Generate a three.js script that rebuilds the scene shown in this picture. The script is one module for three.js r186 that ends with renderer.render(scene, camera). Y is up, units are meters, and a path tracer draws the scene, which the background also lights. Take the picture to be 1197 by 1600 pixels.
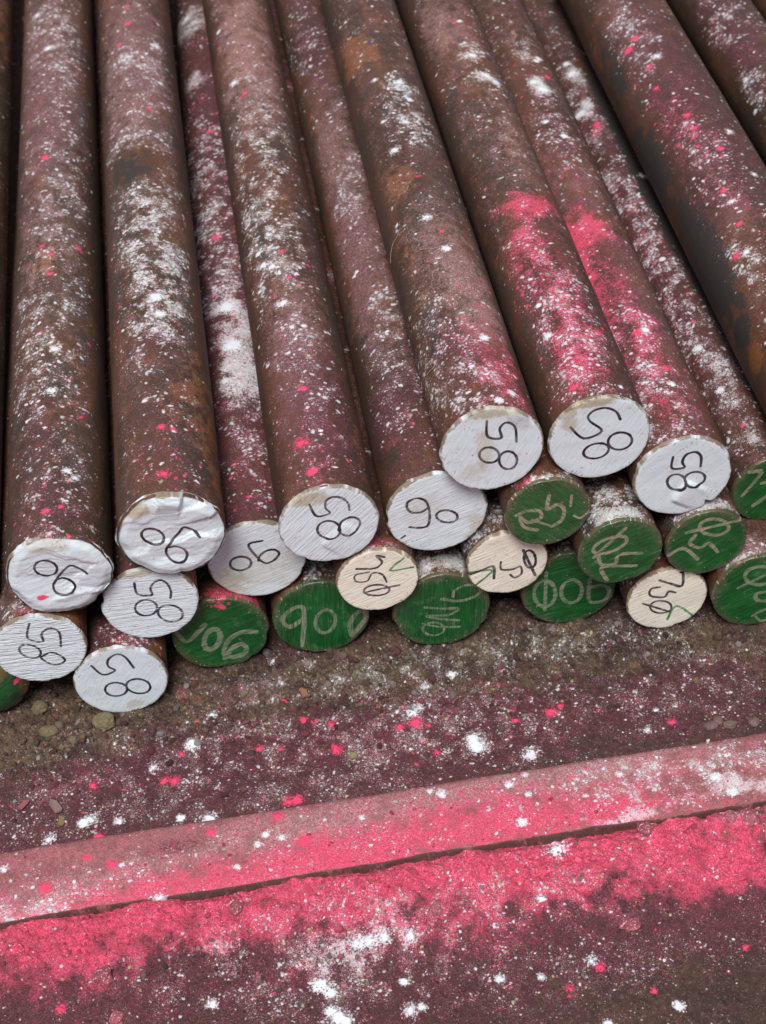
import * as THREE from 'three';
import { mergeGeometries } from 'three/addons/utils/BufferGeometryUtils.js';

// ---------------------------------------------------------------- camera, sky, sun, exposure
const scene = new THREE.Scene();
const camera = new THREE.PerspectiveCamera(34.21, 1197 / 1600, 0.05, 200);
camera.position.set(0, 1.1167, 0);
camera.quaternion.setFromRotationMatrix(new THREE.Matrix4().makeBasis(
  new THREE.Vector3(0.98742, -0.06547, 0.1439),
  new THREE.Vector3(0.14399, 0.74828, -0.64757),
  new THREE.Vector3(-0.06528, 0.66014, 0.7483)));
camera.focus = 1.38;
camera.userData.fStop = 11;

const renderer = new THREE.WebGLRenderer({ antialias: true });
renderer.toneMapping = THREE.LinearToneMapping;
renderer.toneMappingExposure = 2.3;
renderer.shadowMap.enabled = true;
renderer.shadowMap.type = THREE.PCFSoftShadowMap;

function overcastSky() {                         // CIE overcast sky: three times as bright overhead as at the horizon
  const W = 64, H = 32, d = new Float32Array(W * H * 4);
  for (let j = 0; j < H; j++) for (let i = 0; i < W; i++) {
    const el = ((j + 0.5) / H - 0.5) * Math.PI;
    const l = el > 0 ? 1.0 * (1 + 2 * Math.sin(el)) / 3 : 0.12;
    const k = (j * W + i) * 4;
    d[k] = l * 0.94; d[k + 1] = l * 1.0; d[k + 2] = l * 1.09; d[k + 3] = 1;
  }
  const t = new THREE.DataTexture(d, W, H, THREE.RGBAFormat, THREE.FloatType);
  t.mapping = THREE.EquirectangularReflectionMapping;
  t.magFilter = t.minFilter = THREE.LinearFilter; t.needsUpdate = true;
  return t;
}
scene.background = overcastSky();
scene.environment = scene.background;
scene.backgroundIntensity = scene.environmentIntensity = 0.27;

const sun = new THREE.DirectionalLight(0xfffdf8, 1.4);
sun.position.set(-0.4, 3.2, 0.7); sun.target.position.set(0.1, 0, -1.2);
sun.castShadow = true; sun.shadow.radius = 40; sun.shadow.mapSize.set(2048, 2048);
Object.assign(sun.shadow.camera, { left: -2, right: 2, top: 2.5, bottom: -2.5, near: 0.1, far: 8 });
scene.add(sun, sun.target);

// ---------------------------------------------------------------- measurements of the place (metres; bar: end centre x y z, slope x y, radius; marks on each bar along its girth and length)
const BARS = {
'A': {'p':[-0.1845,0.1733,-1.0485,-0.0017,0.0045],'r':0.04462,'z':[[4,-0.008,0.7825,0.0486,0.2451,0.5],[4,-0.001,0.048,0.0348,0.067,0.5],[0,-0.0051,0.2951,0.0339,0.1399,0.85],[0,-0.0007,0.9328,0.039,0.1087,0.6],[0,0.0071,0.6262,0.0328,0.2162,0.45],[0,0.0044,0.0639,0.0309,0.0682,0.5],[5,-0.0082,0.8153,0.0416,0.2344,0.8],[5,-0.0063,0.4943,0.0338,0.1545,0.4],[1,-0.0026,0.4306,0.0354,0.0485,0.35],[1,0.0018,0.0308,0.0306,0.0411,0.5],[1,0.0013,0.211,0.0306,0.099,0.2],[4,-0.0104,0.167,0.0192,0.0569,0.5],[6,-0.0059,0.4198,0.0171,0.036,1.1],[6,0.0014,0.1627,0.0173,0.0283,0.8],[7,0.0299,0.7581,0.0154,0.0641,0.7],[7,0.0315,0.3457,0.0102,0.1023,0.8]],'b':[[0,0.0152,0.0858,0.0033],[0,0.0223,0.0783,0.0027],[1,-0.0071,0.6357,0.0046],[1,-0.0095,0.4521,0.0025],[1,0.0007,0.4321,0.0031],[1,0.0284,0.4517,0.0031],[1,-0.0005,0.3966,0.003],[0,0.0041,0.2663,0.0047],[0,0.0013,0.2011,0.004],[0,-0.0215,1.0146,0.0058],[0,-0.0046,0.9075,0.0063],[1,-0.0036,0.0321,0.0032],[1,0.0097,0.0368,0.0022],[0,0.0203,0.7426,0.002],[1,0.0187,0.877,0.0021]],'s':[['k',0.031,-0.013,0.165,-0.052,0.099,-0.115,0.057,-0.192,0.046,-0.271,0.067,-0.341,0.116,-0.39,0.187,-0.411,0.269,-0.401,0.348,-0.362,0.413,-0.3,0.454,-0.223,0.465,-0.144,0.445,-0.075,0.396,-0.026,0.326,-0.004,0.244,-0.013,0.165],['k',0.031,0.513,-0.034,0.237,0.228,-0.091,-0.112,-0.162,-0.243,-0.132,-0.396,0.004,-0.469,0.16,-0.418,0.236,-0.306,0.181,-0.187,0.051,-0.084,-0.051,-0.095]]},
'B': {'p':[-0.086,0.1965,-1.0516,0.0019,0.0031],'r':0.04547,'z':[[4,0.0037,0.7825,0.0446,0.2003,0.4],[4,0.0029,0.0786,0.028,0.0794,0.4],[0,0.005,0.3404,0.0308,0.1379,1.9],[2,0.0067,0.3064,0.0236,0.0667,0.4],[0,-0.0033,0.8011,0.0318,0.0233,1.4],[0,-0.0022,0.5985,0.033,0.0255,1.0],[0,0.0042,0.4874,0.0346,0.0456,1.0],[0,0.0058,0.7334,0.0389,0.1284,0.35],[0,0.0045,0.1145,0.0285,0.0826,0.15],[5,-0.0005,0.7668,0.0399,0.2133,0.9],[8,-0.0073,0.5515,0.0277,0.0407,1.3],[7,-0.0074,0.5474,0.0245,0.0351,0.8],[1,0.005,0.3404,0.0253,0.1263,0.4],[1,0.0063,0.035,0.0273,0.0338,0.5],[6,0.046,0.1249,0.0312,0.1408,0.8],[6,0.0025,0.1334,0.0258,0.0466,0.6],[7,-0.002,0.1629,0.0173,0.0334,0.7],[4,0.0004,0.2219,0.0239,0.0254,0.6]],'b':[[1,-0.0047,0.9439,0.0035],[1,-0.0052,0.8946,0.0042],[1,-0.0175,0.8459,0.0034],[0,0.0292,0.842,0.0048],[0,0.0233,0.8401,0.0034],[1,0.013,0.6718,0.0026],[1,0.0007,0.0273,0.0038],[0,0.0289,0.7446,0.0027],[1,0.0018,0.0904,0.0027],[1,0.0115,0.0873,0.0022],[0,0.0079,0.2629,0.0046],[0,0.0049,0.29,0.0053]],'s':[['k',0.033,-0.161,-0.071,-0.198,-0.124,-0.258,-0.153,-0.333,-0.152,-0.409,-0.122,-0.477,-0.066,-0.524,0.005,-0.545,0.081,-0.536,0.152,-0.499,0.205,-0.439,0.233,-0.366,0.232,-0.29,0.202,-0.222,0.148,-0.174,0.077,-0.153,0.0,-0.161,-0.071],['k',0.033,0.495,-0.106,0.405,0.044,0.243,0.153,0.137,0.036,-0.101,-0.219,-0.166,-0.358,-0.145,-0.514,-0.031,-0.648,0.127,-0.648,0.204,-0.522,0.168,-0.363,0.027,-0.262,-0.085,-0.264]]},
'K': {'p':[-0.0202,0.1208,-1.0895,0.0246,-0.0046],'r':0.0439,'z':[[4,-0.0097,0.4394,0.0507,0.69,1.0],[2,-0.0052,0.3869,0.028,0.0482,0.6],[2,0.0025,0.2795,0.0296,0.0778,1.0],[2,0.0077,0.2038,0.0254,0.0418,0.8],[2,-0.0292,1.0367,0.0379,0.0563,0.9],[2,-0.0234,0.8588,0.0182,0.0371,0.9],[0,-0.0206,0.5414,0.0407,0.2014,1.0],[0,0.0054,0.1629,0.0247,0.1002,0.8],[1,-0.0097,0.4394,0.0389,0.5613,0.55],[3,0.0078,0.1045,0.0242,0.0569,0.3]],'b':[[1,-0.0048,0.7165,0.0033],[1,-0.0109,0.4766,0.0037],[0,-0.0284,1.0556,0.0058],[0,-0.0042,0.3385,0.0083],[0,-0.0031,0.2697,0.0093],[0,-0.0125,0.2147,0.0057]],'s':[['k',0.034,-0.121,-0.046,-0.141,-0.115,-0.19,-0.172,-0.262,-0.208,-0.344,-0.218,-0.425,-0.199,-0.491,-0.155,-0.534,-0.093,-0.545,-0.022,-0.525,0.047,-0.476,0.104,-0.405,0.14,-0.323,0.149,-0.243,0.13,-0.176,0.087,-0.134,0.025,-0.121,-0.046],['k',0.034,0.167,0.502,-0.116,0.44,0.02,0.069,0.17,-0.11,0.347,-0.055,0.462,0.103,0.378,0.223,0.207,0.214,0.062,0.095,0.034,-0.019]]},
'C': {'p':[0.0456,0.179,-1.0559,0.0019,0.0141],'r':0.04284,'z':[[4,0.0008,0.1429,0.0363,0.1318,0.5],[3,0.0018,0.0518,0.0281,0.0512,0.3],[0,-0.0086,0.4165,0.0316,0.1406,1.0],[0,-0.0008,0.613,0.029,0.1135,0.55],[5,-0.0008,0.1821,0.0249,0.1263,1.1],[0,0.005,0.1812,0.024,0.1599,0.35],[5,0.0004,0.7995,0.036,0.1826,0.8],[1,0.0028,0.0604,0.0223,0.0605,0.5],[4,0.0126,0.0961,0.0245,0.084,0.7],[1,-0.0009,0.2971,0.0251,0.1634,0.2],[6,-0.0035,0.0065,0.0244,0.016,0.7],[6,0.0421,0.0674,0.0222,0.0687,0.5],[7,-0.0195,0.0704,0.0084,0.0486,0.5]],'b':[[1,-0.0138,0.0649,0.0049],[1,-0.0088,0.0227,0.0059],[1,-0.0033,0.1374,0.0033],[0,-0.0128,0.3398,0.0042],[0,-0.0219,0.3496,0.0036],[0,-0.0089,0.2741,0.0052],[0,-0.0257,0.3733,0.0036],[0,-0.0314,0.3133,0.0024],[0,0.0097,0.3207,0.0024],[1,-0.0007,0.3618,0.0024],[1,0.0023,0.3164,0.0024],[0,-0.0317,0.8823,0.0042],[0,-0.0215,0.7343,0.0047],[1,-0.0103,0.7002,0.0033],[1,-0.0166,0.6931,0.0026],[0,-0.0038,0.2327,0.0023],[0,0.0077,0.2328,0.0023],[0,0.0279,0.1231,0.0022],[0,0.0147,0.1233,0.0022],[0,-0.0356,0.1962,0.0023]],'s':[['k',0.032,-0.342,0.614,-0.232,0.292,0.034,0.315,-0.037,0.47,0.0,0.661,0.154,0.727,0.317,0.656,0.419,0.496,0.427,0.335],['k',0.032,0.2,-0.149,0.176,-0.234,0.121,-0.299,0.044,-0.334,-0.043,-0.335,-0.128,-0.3,-0.196,-0.236,-0.238,-0.152,-0.247,-0.062,-0.222,0.022,-0.167,0.086,-0.09,0.121,-0.004,0.122,0.08,0.088,0.148,0.025,0.191,-0.059,0.2,-0.149],['k',0.032,0.167,-0.143,0.246,0.044,0.425,0.136,0.569,0.068,0.612,-0.056,0.527,-0.213,0.346,-0.324,0.183,-0.204]]},
'L': {'p':[0.1402,0.1608,-1.0718,0.0048,0.0042],'r':0.04449,'z':[[4,-0.0202,0.3571,0.028,0.2716,0.4],[5,-0.0189,0.4177,0.0284,0.3053,0.8],[4,-0.0342,0.095,0.0436,0.061,0.9],[4,-0.0191,0.8564,0.0251,0.1587,0.8],[0,-0.0059,0.2444,0.015,0.0411,1.3],[0,-0.0124,0.4912,0.0163,0.0744,0.8],[0,-0.0189,0.1384,0.0247,0.0701,0.5],[0,-0.0317,0.8379,0.0317,0.113,0.3],[1,-0.0142,0.0506,0.0227,0.0492,0.5],[6,-0.0308,0.0638,0.0169,0.0214,0.9],[7,-0.0136,0.328,0.0159,0.0642,0.6]],'b':[[0,-0.0263,0.3333,0.003],[0,-0.0303,0.3296,0.0024],[1,-0.0731,0.4078,0.0018]],'s':[['k',0.033,-0.555,-0.263,-0.38,-0.313,-0.209,-0.301,-0.15,-0.114,-0.153,0.166,-0.219,0.372,-0.382,0.468,-0.544,0.405,-0.58,0.274,-0.505,0.121,-0.317,0.085,-0.166,0.168],['k',0.033,0.402,-0.187,0.38,-0.242,0.329,-0.278,0.258,-0.29,0.177,-0.277,0.098,-0.241,0.034,-0.187,-0.006,-0.123,-0.015,-0.059,0.007,-0.006,0.058,0.03,0.129,0.043,0.21,0.03,0.288,-0.006,0.352,-0.06,0.392,-0.124,0.402,-0.187],['k',0.024,-0.732,-0.525,-0.656,-0.471]]},
'D': {'p':[0.1877,0.2352,-1.0565,0.0047,0.0053],'r':0.04358,'z':[[3,0.0107,0.1077,0.0286,0.0916,0.2],[4,0.0112,0.0514,0.0417,0.0664,0.6],[3,0.024,0.0285,0.036,0.0409,0.25],[4,0.0035,0.4622,0.0273,0.0807,0.3],[6,-0.0247,0.6663,0.0301,0.0419,1.3],[6,-0.0199,0.3783,0.0226,0.0374,0.9],[6,-0.0314,0.2558,0.0137,0.0439,0.6],[7,0.0014,0.6855,0.0143,0.0317,0.7],[7,0.003,0.3965,0.0089,0.02,0.7],[0,0.0106,0.5763,0.018,0.0247,1.3],[0,0.0054,0.4964,0.0237,0.0629,1.2],[0,-0.0285,0.089,0.0448,0.0915,0.5],[0,-0.008,0.0368,0.0382,0.0329,0.6],[3,0.0227,0.0641,0.037,0.0775,0.45],[5,0.0144,0.158,0.0325,0.0886,0.8],[5,-0.0042,0.2551,0.0235,0.0632,0.5],[1,0.0036,0.0698,0.0351,0.0831,0.6],[4,-0.0196,0.0997,0.0166,0.0494,0.5],[7,-0.0291,0.1477,0.0062,0.0324,1.1],[7,-0.0307,0.1056,0.0087,0.0192,1.0],[6,-0.0346,0.1846,0.0125,0.032,0.6]],'b':[[0,0.0089,0.579,0.0051],[0,0.0158,0.5412,0.0051],[0,0.0023,0.4898,0.0031],[0,-0.017,0.4397,0.0043],[0,-0.0194,0.5033,0.0025],[0,-0.0052,0.3013,0.0047],[0,0.0042,0.2442,0.004],[0,0.0136,0.1014,0.0039],[0,0.0087,0.0111,0.0037],[0,0.023,0.0245,0.0032],[0,-0.0363,0.3157,0.0024],[0,-0.0154,0.5935,0.0032],[1,0.0049,0.2733,0.0023]],'s':[['k',0.034,-0.088,0.721,-0.084,0.348,0.173,0.263,0.153,0.493,0.253,0.615,0.388,0.576,0.46,0.423,0.468,0.124],['k',0.034,0.127,-0.17,0.106,-0.238,0.059,-0.287,-0.006,-0.31,-0.081,-0.302,-0.153,-0.266,-0.211,-0.207,-0.247,-0.134,-0.254,-0.058,-0.233,0.009,-0.186,0.058,-0.121,0.08,-0.047,0.073,0.025,0.037,0.083,-0.021,0.119,-0.094,0.127,-0.17],['k',0.034,0.476,-0.34,0.461,-0.424,0.422,-0.49,0.365,-0.529,0.297,-0.534,0.23,-0.504,0.174,-0.445,0.138,-0.365,0.126,-0.276,0.141,-0.193,0.18,-0.128,0.237,-0.09,0.304,-0.085,0.37,-0.114,0.426,-0.172,0.463,-0.252,0.476,-0.34]]},
'E': {'p':[0.2791,0.231,-1.0568,0.0064,0.002],'r':0.04331,'z':[[4,-0.0018,0.1329,0.0348,0.1768,0.8],[3,-0.0034,0.0284,0.0322,0.0507,0.42],[3,-0.0247,0.2556,0.0178,0.0541,0.3],[3,0.0116,0.3105,0.0307,0.0227,1.0],[3,-0.0027,0.1957,0.0291,0.115,0.75],[3,-0.0062,0.0758,0.0295,0.0701,0.55],[1,-0.0063,0.1654,0.031,0.1292,1.0],[0,0.0093,0.5703,0.0166,0.0282,1.6],[0,0.0064,0.6401,0.0149,0.0291,0.9],[0,-0.0028,0.1034,0.0276,0.1386,0.7],[0,0.0044,0.4619,0.0205,0.0549,0.4],[6,0.0086,0.6323,0.0194,0.0328,0.7],[5,-0.0138,0.7152,0.0282,0.0728,0.6],[7,-0.0206,0.2072,0.006,0.0625,0.5],[5,0.0098,0.4215,0.022,0.0858,0.4],[1,0.0167,0.6755,0.0319,0.1239,0.3]],'b':[[0,0.0068,0.6305,0.0045],[0,0.0137,0.5822,0.0051],[0,0.0232,0.5725,0.0051],[0,0.0077,0.7178,0.0033],[1,0.0012,0.7147,0.0027],[0,-0.022,0.1476,0.0034],[0,-0.0234,0.1021,0.0039],[1,-0.0177,0.0226,0.0043],[1,0.0219,0.0958,0.0033],[0,0.0219,0.0164,0.0027]],'s':[['k',0.034,-0.578,0.369,-0.312,0.046,0.036,0.178,-0.187,0.437,-0.233,0.581,-0.105,0.705,0.111,0.722,0.31,0.595,0.394,0.401],['k',0.034,0.184,-0.265,0.18,-0.337,0.14,-0.405,0.069,-0.457,-0.023,-0.487,-0.121,-0.488,-0.21,-0.462,-0.277,-0.412,-0.311,-0.345,-0.307,-0.273,-0.266,-0.206,-0.195,-0.154,-0.104,-0.125,-0.006,-0.123,0.082,-0.149,0.149,-0.199,0.184,-0.265],['k',0.034,0.64,-0.125,0.636,-0.209,0.597,-0.281,0.528,-0.332,0.441,-0.352,0.348,-0.34,0.264,-0.297,0.202,-0.229,0.171,-0.147,0.176,-0.064,0.215,0.008,0.283,0.058,0.37,0.078,0.462,0.066,0.546,0.023,0.608,-0.044,0.64,-0.125]]},
'F': {'p':[0.3508,0.1821,-1.0482,0.0142,0.0061],'r':0.04273,'z':[[4,-0.0068,0.1771,0.0421,0.2283,0.7],[3,-0.0012,0.04,0.0342,0.0426,0.35],[3,-0.0087,0.4473,0.0186,0.0711,0.35],[4,0.0012,0.5255,0.0208,0.1539,0.5],[2,0.0033,0.7331,0.0192,0.0496,0.6],[2,0.0041,0.6363,0.0132,0.0245,1.1],[3,-0.0042,0.3414,0.026,0.0266,1.1],[3,-0.0262,0.2901,0.0095,0.0965,1.2],[3,-0.0058,0.2189,0.026,0.1251,0.65],[3,0.0011,0.1144,0.0231,0.0767,0.45],[1,-0.0122,0.18,0.0341,0.1706,0.9],[0,-0.0182,0.0854,0.0326,0.1204,0.8],[0,0.0012,0.5255,0.0208,0.0838,0.7],[1,-0.0044,0.4993,0.0195,0.1049,0.7],[5,0.0011,0.4302,0.0235,0.077,0.6],[5,0.0166,0.1967,0.0199,0.1596,0.5],[6,-0.0026,0.0137,0.0268,0.0163,0.4]],'b':[[0,0.0085,0.6287,0.0078],[0,0.0013,0.6476,0.0052],[0,0.0147,0.702,0.004],[0,0.0197,0.7097,0.004],[0,-0.0051,0.5563,0.0032],[0,0.0089,0.5224,0.0038],[1,0.0203,0.6648,0.0033],[1,-0.0033,0.1553,0.0034],[0,0.0053,0.1587,0.0034],[1,0.0089,0.0994,0.0028],[0,0.0084,0.0757,0.0033]],'s':[['k',0.035,-0.23,0.56,-0.238,0.271,0.013,0.245,-0.032,0.398,0.039,0.57,0.217,0.614,0.339,0.478,0.346,0.216],['k',0.035,0.062,-0.146,0.053,-0.222,0.015,-0.281,-0.044,-0.314,-0.116,-0.317,-0.189,-0.288,-0.253,-0.233,-0.297,-0.16,-0.316,-0.079,-0.305,-0.004,-0.268,0.054,-0.209,0.087,-0.138,0.09,-0.065,0.062,-0.001,0.007,0.044,-0.066,0.062,-0.146],['k',0.035,0.458,-0.08,0.456,-0.15,0.422,-0.211,0.363,-0.254,0.286,-0.272,0.204,-0.262,0.13,-0.226,0.074,-0.17,0.045,-0.101,0.047,-0.032,0.081,0.029,0.14,0.072,0.217,0.089,0.298,0.08,0.372,0.044,0.428,-0.012,0.458,-0.08]]},
'G': {'p':[0.4466,0.1198,-1.0836,0.0041,0.0008],'r':0.03667,'z':[[2,-0.0073,0.7495,0.0099,0.036,1.0],[2,-0.0121,0.6694,0.0094,0.0321,1.2],[4,-0.0164,0.4098,0.0251,0.4352,1.0],[7,0.0061,0.4667,0.0105,0.1555,1.6],[8,0.0076,0.4668,0.0093,0.1556,0.9],[7,0.0167,0.3132,0.0138,0.1378,1.6],[8,0.0186,0.3142,0.0127,0.1377,0.9],[7,0.0072,0.6457,0.0082,0.1416,1.4],[8,0.0114,0.6466,0.0082,0.1414,0.8],[7,0.0108,0.1525,0.0087,0.0965,1.2],[3,-0.0156,0.617,0.0092,0.0148,1.0],[3,-0.0223,0.3898,0.0188,0.1509,0.36],[2,-0.0114,0.1318,0.0135,0.0524,0.75],[2,-0.0125,0.0389,0.0155,0.0314,0.7],[0,-0.0164,0.4098,0.0251,0.3811,0.8],[1,-0.0223,0.3898,0.0257,0.2155,0.8]],'b':[[0,0.0123,0.5031,0.0038],[0,-0.0091,0.7594,0.0067],[0,-0.0241,0.667,0.0079],[0,-0.0109,0.7872,0.0054],[1,-0.0103,0.628,0.0058],[0,-0.0118,0.3356,0.0036],[0,-0.0196,0.1804,0.0051],[0,-0.0179,0.1111,0.0055],[1,-0.0138,0.054,0.0022]],'s':[['s',0.073,-0.627,0.675,-0.42,0.677,-0.332,0.58,-0.744,-0.065],['s',0.067,-0.119,-0.194,-0.439,-0.437],['s',0.067,-0.288,0.252,-0.127,0.255,0.081,0.093,-0.088,-0.188]]},  // right flank: bare dark scale, with the shade below bar H painted in
'H': {'p':[0.4983,0.1942,-1.0,0.0096,0.0145],'r':0.05539,'z':[[4,-0.0127,0.7075,0.04,0.1292,0.6],[3,-0.0195,0.486,0.0288,0.076,0.32],[3,-0.0108,0.3362,0.0164,0.0717,0.35],[0,-0.025,0.7192,0.0251,0.0873,0.7],[0,-0.0312,0.2623,0.0143,0.0486,1.6],[0,-0.0157,0.4632,0.0289,0.0887,0.5],[1,-0.0238,0.4834,0.0286,0.1176,0.7],[4,-0.0119,0.5005,0.0437,0.1893,0.8],[3,-0.0195,0.5477,0.0296,0.0683,0.28],[5,-0.0216,0.7317,0.0252,0.1047,0.7],[7,-0.0629,0.7001,0.0167,0.0788,0.9],[7,-0.0775,0.5101,0.0275,0.0885,1.2],[7,-0.0696,0.3019,0.0279,0.0912,1.6],[7,-0.0702,0.1969,0.0155,0.0204,1.2],[6,-0.0705,0.1577,0.0153,0.0197,1.5],[6,-0.1106,0.4112,0.0111,0.082,0.8],[6,-0.0767,0.7758,0.0139,0.0599,0.7],[6,-0.0251,0.4913,0.009,0.0144,0.6],[5,-0.0188,0.3415,0.0159,0.0381,0.6]],'b':[[1,-0.036,0.7046,0.006],[1,-0.0238,0.7178,0.0047],[0,-0.0131,0.6637,0.0046],[1,-0.0248,0.6483,0.0033],[0,0.0196,0.4898,0.0044],[1,-0.0152,0.5303,0.0038],[1,-0.0147,0.5025,0.0031],[1,-0.0019,0.4533,0.0037],[1,-0.02,0.3807,0.0036],[0,-0.0181,0.3587,0.0036],[0,-0.0295,0.2771,0.0053],[1,-0.022,0.3208,0.003],[1,-0.0387,0.2815,0.0035],[0,0.0183,0.4025,0.003],[1,-0.0296,0.6044,0.0032],[0,-0.0273,0.4645,0.0025]],'s':[]},
'I': {'p':[0.64,0.15,-0.8,0.0128,0.003],'r':0.045,'z':[[4,-0.0212,1.007,0.0322,0.1525,1.0],[0,-0.0213,1.0609,0.0258,0.0668,0.7],[0,-0.0338,0.9066,0.0153,0.0404,1.1],[1,-0.0254,1.0481,0.0256,0.0756,0.5]],'b':[[0,-0.0379,0.9214,0.0042],[0,-0.0489,0.861,0.0042]],'s':[]},
'M': {'p':[-0.1169,0.1145,-1.0603,0.0012,0.002],'r':0.04181,'z':[[4,0.0037,-0.005,0.0344,0.016,0.8],[1,0.0037,-0.005,0.0344,0.016,0.6],[6,0.0503,0.0076,0.0227,0.0275,0.8]],'b':[],'s':[['k',0.033,-0.228,0.652,-0.211,0.33,0.065,0.246,0.07,0.432,0.169,0.585,0.314,0.625,0.429,0.498,0.471,0.281,0.434,0.1],['k',0.033,0.121,-0.139,0.09,-0.222,0.03,-0.285,-0.051,-0.32,-0.14,-0.319,-0.223,-0.284,-0.288,-0.219,-0.324,-0.136,-0.327,-0.046,-0.296,0.037,-0.236,0.1,-0.156,0.133,-0.068,0.133,0.015,0.098,0.08,0.035,0.117,-0.049,0.121,-0.139],['k',0.033,0.613,-0.449,0.572,-0.529,0.5,-0.581,0.407,-0.597,0.308,-0.575,0.219,-0.518,0.152,-0.435,0.118,-0.339,0.122,-0.244,0.163,-0.165,0.235,-0.113,0.327,-0.097,0.425,-0.119,0.514,-0.175,0.581,-0.258,0.616,-0.354,0.613,-0.449]]},
'N': {'p':[-0.2169,0.0943,-1.0453,0.0065,0.0004],'r':0.04027,'z':[[3,-0.0071,0.0091,0.0148,0.008,0.6],[0,-0.0101,0.0143,0.0155,0.0113,0.8],[1,0.0176,0.0018,0.0292,0.0125,0.7],[6,0.0359,0.0078,0.0148,0.0158,0.8]],'b':[[1,0.0222,-0.0039,0.0037]],'s':[['k',0.034,-0.055,0.822,-0.179,0.394,0.11,0.224,0.123,0.442,0.24,0.565,0.395,0.57,0.506,0.4,0.455,0.003],['k',0.034,-0.007,-0.139,-0.049,-0.196,-0.116,-0.224,-0.198,-0.218,-0.281,-0.181,-0.353,-0.117,-0.404,-0.037,-0.424,0.048,-0.413,0.124,-0.37,0.18,-0.304,0.207,-0.223,0.202,-0.14,0.165,-0.068,0.102,-0.017,0.022,0.004,-0.063,-0.007,-0.139],['k',0.034,-0.033,-0.232,0.177,-0.141,0.323,-0.194,0.463,-0.412,0.339,-0.515,0.162,-0.485,0.03,-0.359,-0.033,-0.232]]},
'O': {'p':[-0.1552,0.0404,-1.0454,0.0057,-0.0035],'r':0.04155,'z':[[4,0.0077,0.0221,0.0293,0.0202,1.0],[3,0.0133,0.0224,0.0115,0.0114,0.35],[0,0.0076,0.018,0.0292,0.0161,0.4],[6,0.0433,0.0239,0.0165,0.0213,0.9],[1,0.013,0.0103,0.0367,0.0161,0.6]],'b':[[1,0.0471,0.0092,0.0016]],'s':[['k',0.033,-0.534,0.593,-0.346,0.271,-0.076,0.348,-0.193,0.499,-0.158,0.698,0.041,0.818,0.199,0.697,0.326,0.352],['k',0.033,0.082,-0.274,0.052,-0.349,-0.01,-0.405,-0.092,-0.434,-0.184,-0.431,-0.269,-0.396,-0.336,-0.335,-0.374,-0.257,-0.378,-0.175,-0.347,-0.1,-0.285,-0.044,-0.203,-0.016,-0.113,-0.02,-0.028,-0.054,0.039,-0.114,0.078,-0.192,0.082,-0.274],['k',0.033,0.575,-0.314,0.538,-0.391,0.468,-0.443,0.378,-0.462,0.28,-0.446,0.19,-0.396,0.121,-0.321,0.084,-0.232,0.085,-0.143,0.122,-0.067,0.191,-0.015,0.281,0.004,0.378,-0.012,0.468,-0.061,0.537,-0.136,0.574,-0.225,0.575,-0.314]]},
'P': {'p':[-0.063,0.0436,-1.0827,0.0008,0.0015],'r':0.04427,'z':[[3,0.0207,0.0042,0.0302,0.0137,0.9],[6,-0.0214,0.0024,0.0211,0.0079,0.5]],'b':[],'s':[['t',0.072,-0.876,0.203,-0.75,-0.057,-0.583,-0.001,-0.29,0.325],['t',0.084,-0.071,-0.235,-0.13,-0.328,-0.199,-0.388,-0.266,-0.408,-0.322,-0.383,-0.358,-0.318,-0.369,-0.223,-0.352,-0.113,-0.311,-0.004,-0.253,0.087,-0.185,0.147,-0.118,0.166,-0.062,0.142,-0.026,0.078,-0.015,-0.016,-0.031,-0.126,-0.071,-0.235],['t',0.084,0.724,-0.101,0.405,-0.054,0.134,-0.224,-0.008,-0.553,0.123,-0.712,0.377,-0.694,0.473,-0.527,0.365,-0.381,0.149,-0.5,-0.004,-0.714]]},
'Q': {'p':[0.0298,0.0433,-1.0845,0.009,-0.0094],'r':0.04444,'z':[[0,0.0045,0.0164,0.0301,0.0215,1.1],[1,-0.015,0.0014,0.0184,0.0096,0.6],[6,-0.0331,0.0018,0.0164,0.0152,0.5]],'b':[],'s':[['t',0.072,-0.476,-0.734,-0.368,-0.097,-0.34,0.328,-0.497,0.39,-0.734,0.223,-0.797,0.051,-0.661,-0.132,-0.387,0.031],['t',0.06,0.251,-0.254,0.195,-0.359,0.121,-0.429,0.039,-0.451,-0.037,-0.424,-0.096,-0.35,-0.129,-0.242,-0.131,-0.117,-0.102,0.007,-0.046,0.111,0.028,0.178,0.109,0.2,0.184,0.174,0.243,0.102,0.277,-0.005,0.28,-0.13,0.251,-0.254],['t',0.072,0.582,-0.632,0.574,-0.285,0.73,-0.006,0.888,0.024,0.918,-0.168,0.741,-0.444,0.615,-0.607]]},
'S': {'p':[0.1393,0.0442,-1.0692,0.0027,-0.0042],'r':0.04478,'z':[[2,0.004,0.0153,0.0237,0.0169,0.9],[0,0.004,0.0153,0.0372,0.0254,1.2]],'b':[],'s':[['t',0.048,0.013,0.335,0.316,0.213,0.625,0.241,0.806,0.386,0.723,0.552,0.506,0.626,0.284,0.521,0.233,0.351],['t',0.048,-0.346,0.166,0.001,0.064,0.33,-0.003,0.125,-0.145,-0.315,-0.085,-0.012,-0.24,0.34,-0.343],['t',0.036,0.02,-0.526,0.001,-0.593,-0.05,-0.644,-0.124,-0.669,-0.209,-0.666,-0.293,-0.634,-0.363,-0.578,-0.408,-0.508,-0.421,-0.434,-0.401,-0.367,-0.35,-0.317,-0.277,-0.292,-0.192,-0.295,-0.108,-0.327,-0.039,-0.381,0.007,-0.451,0.02,-0.526],['t',0.036,-0.413,-0.28,-0.109,-0.436,0.355,-0.533]]},
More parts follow.
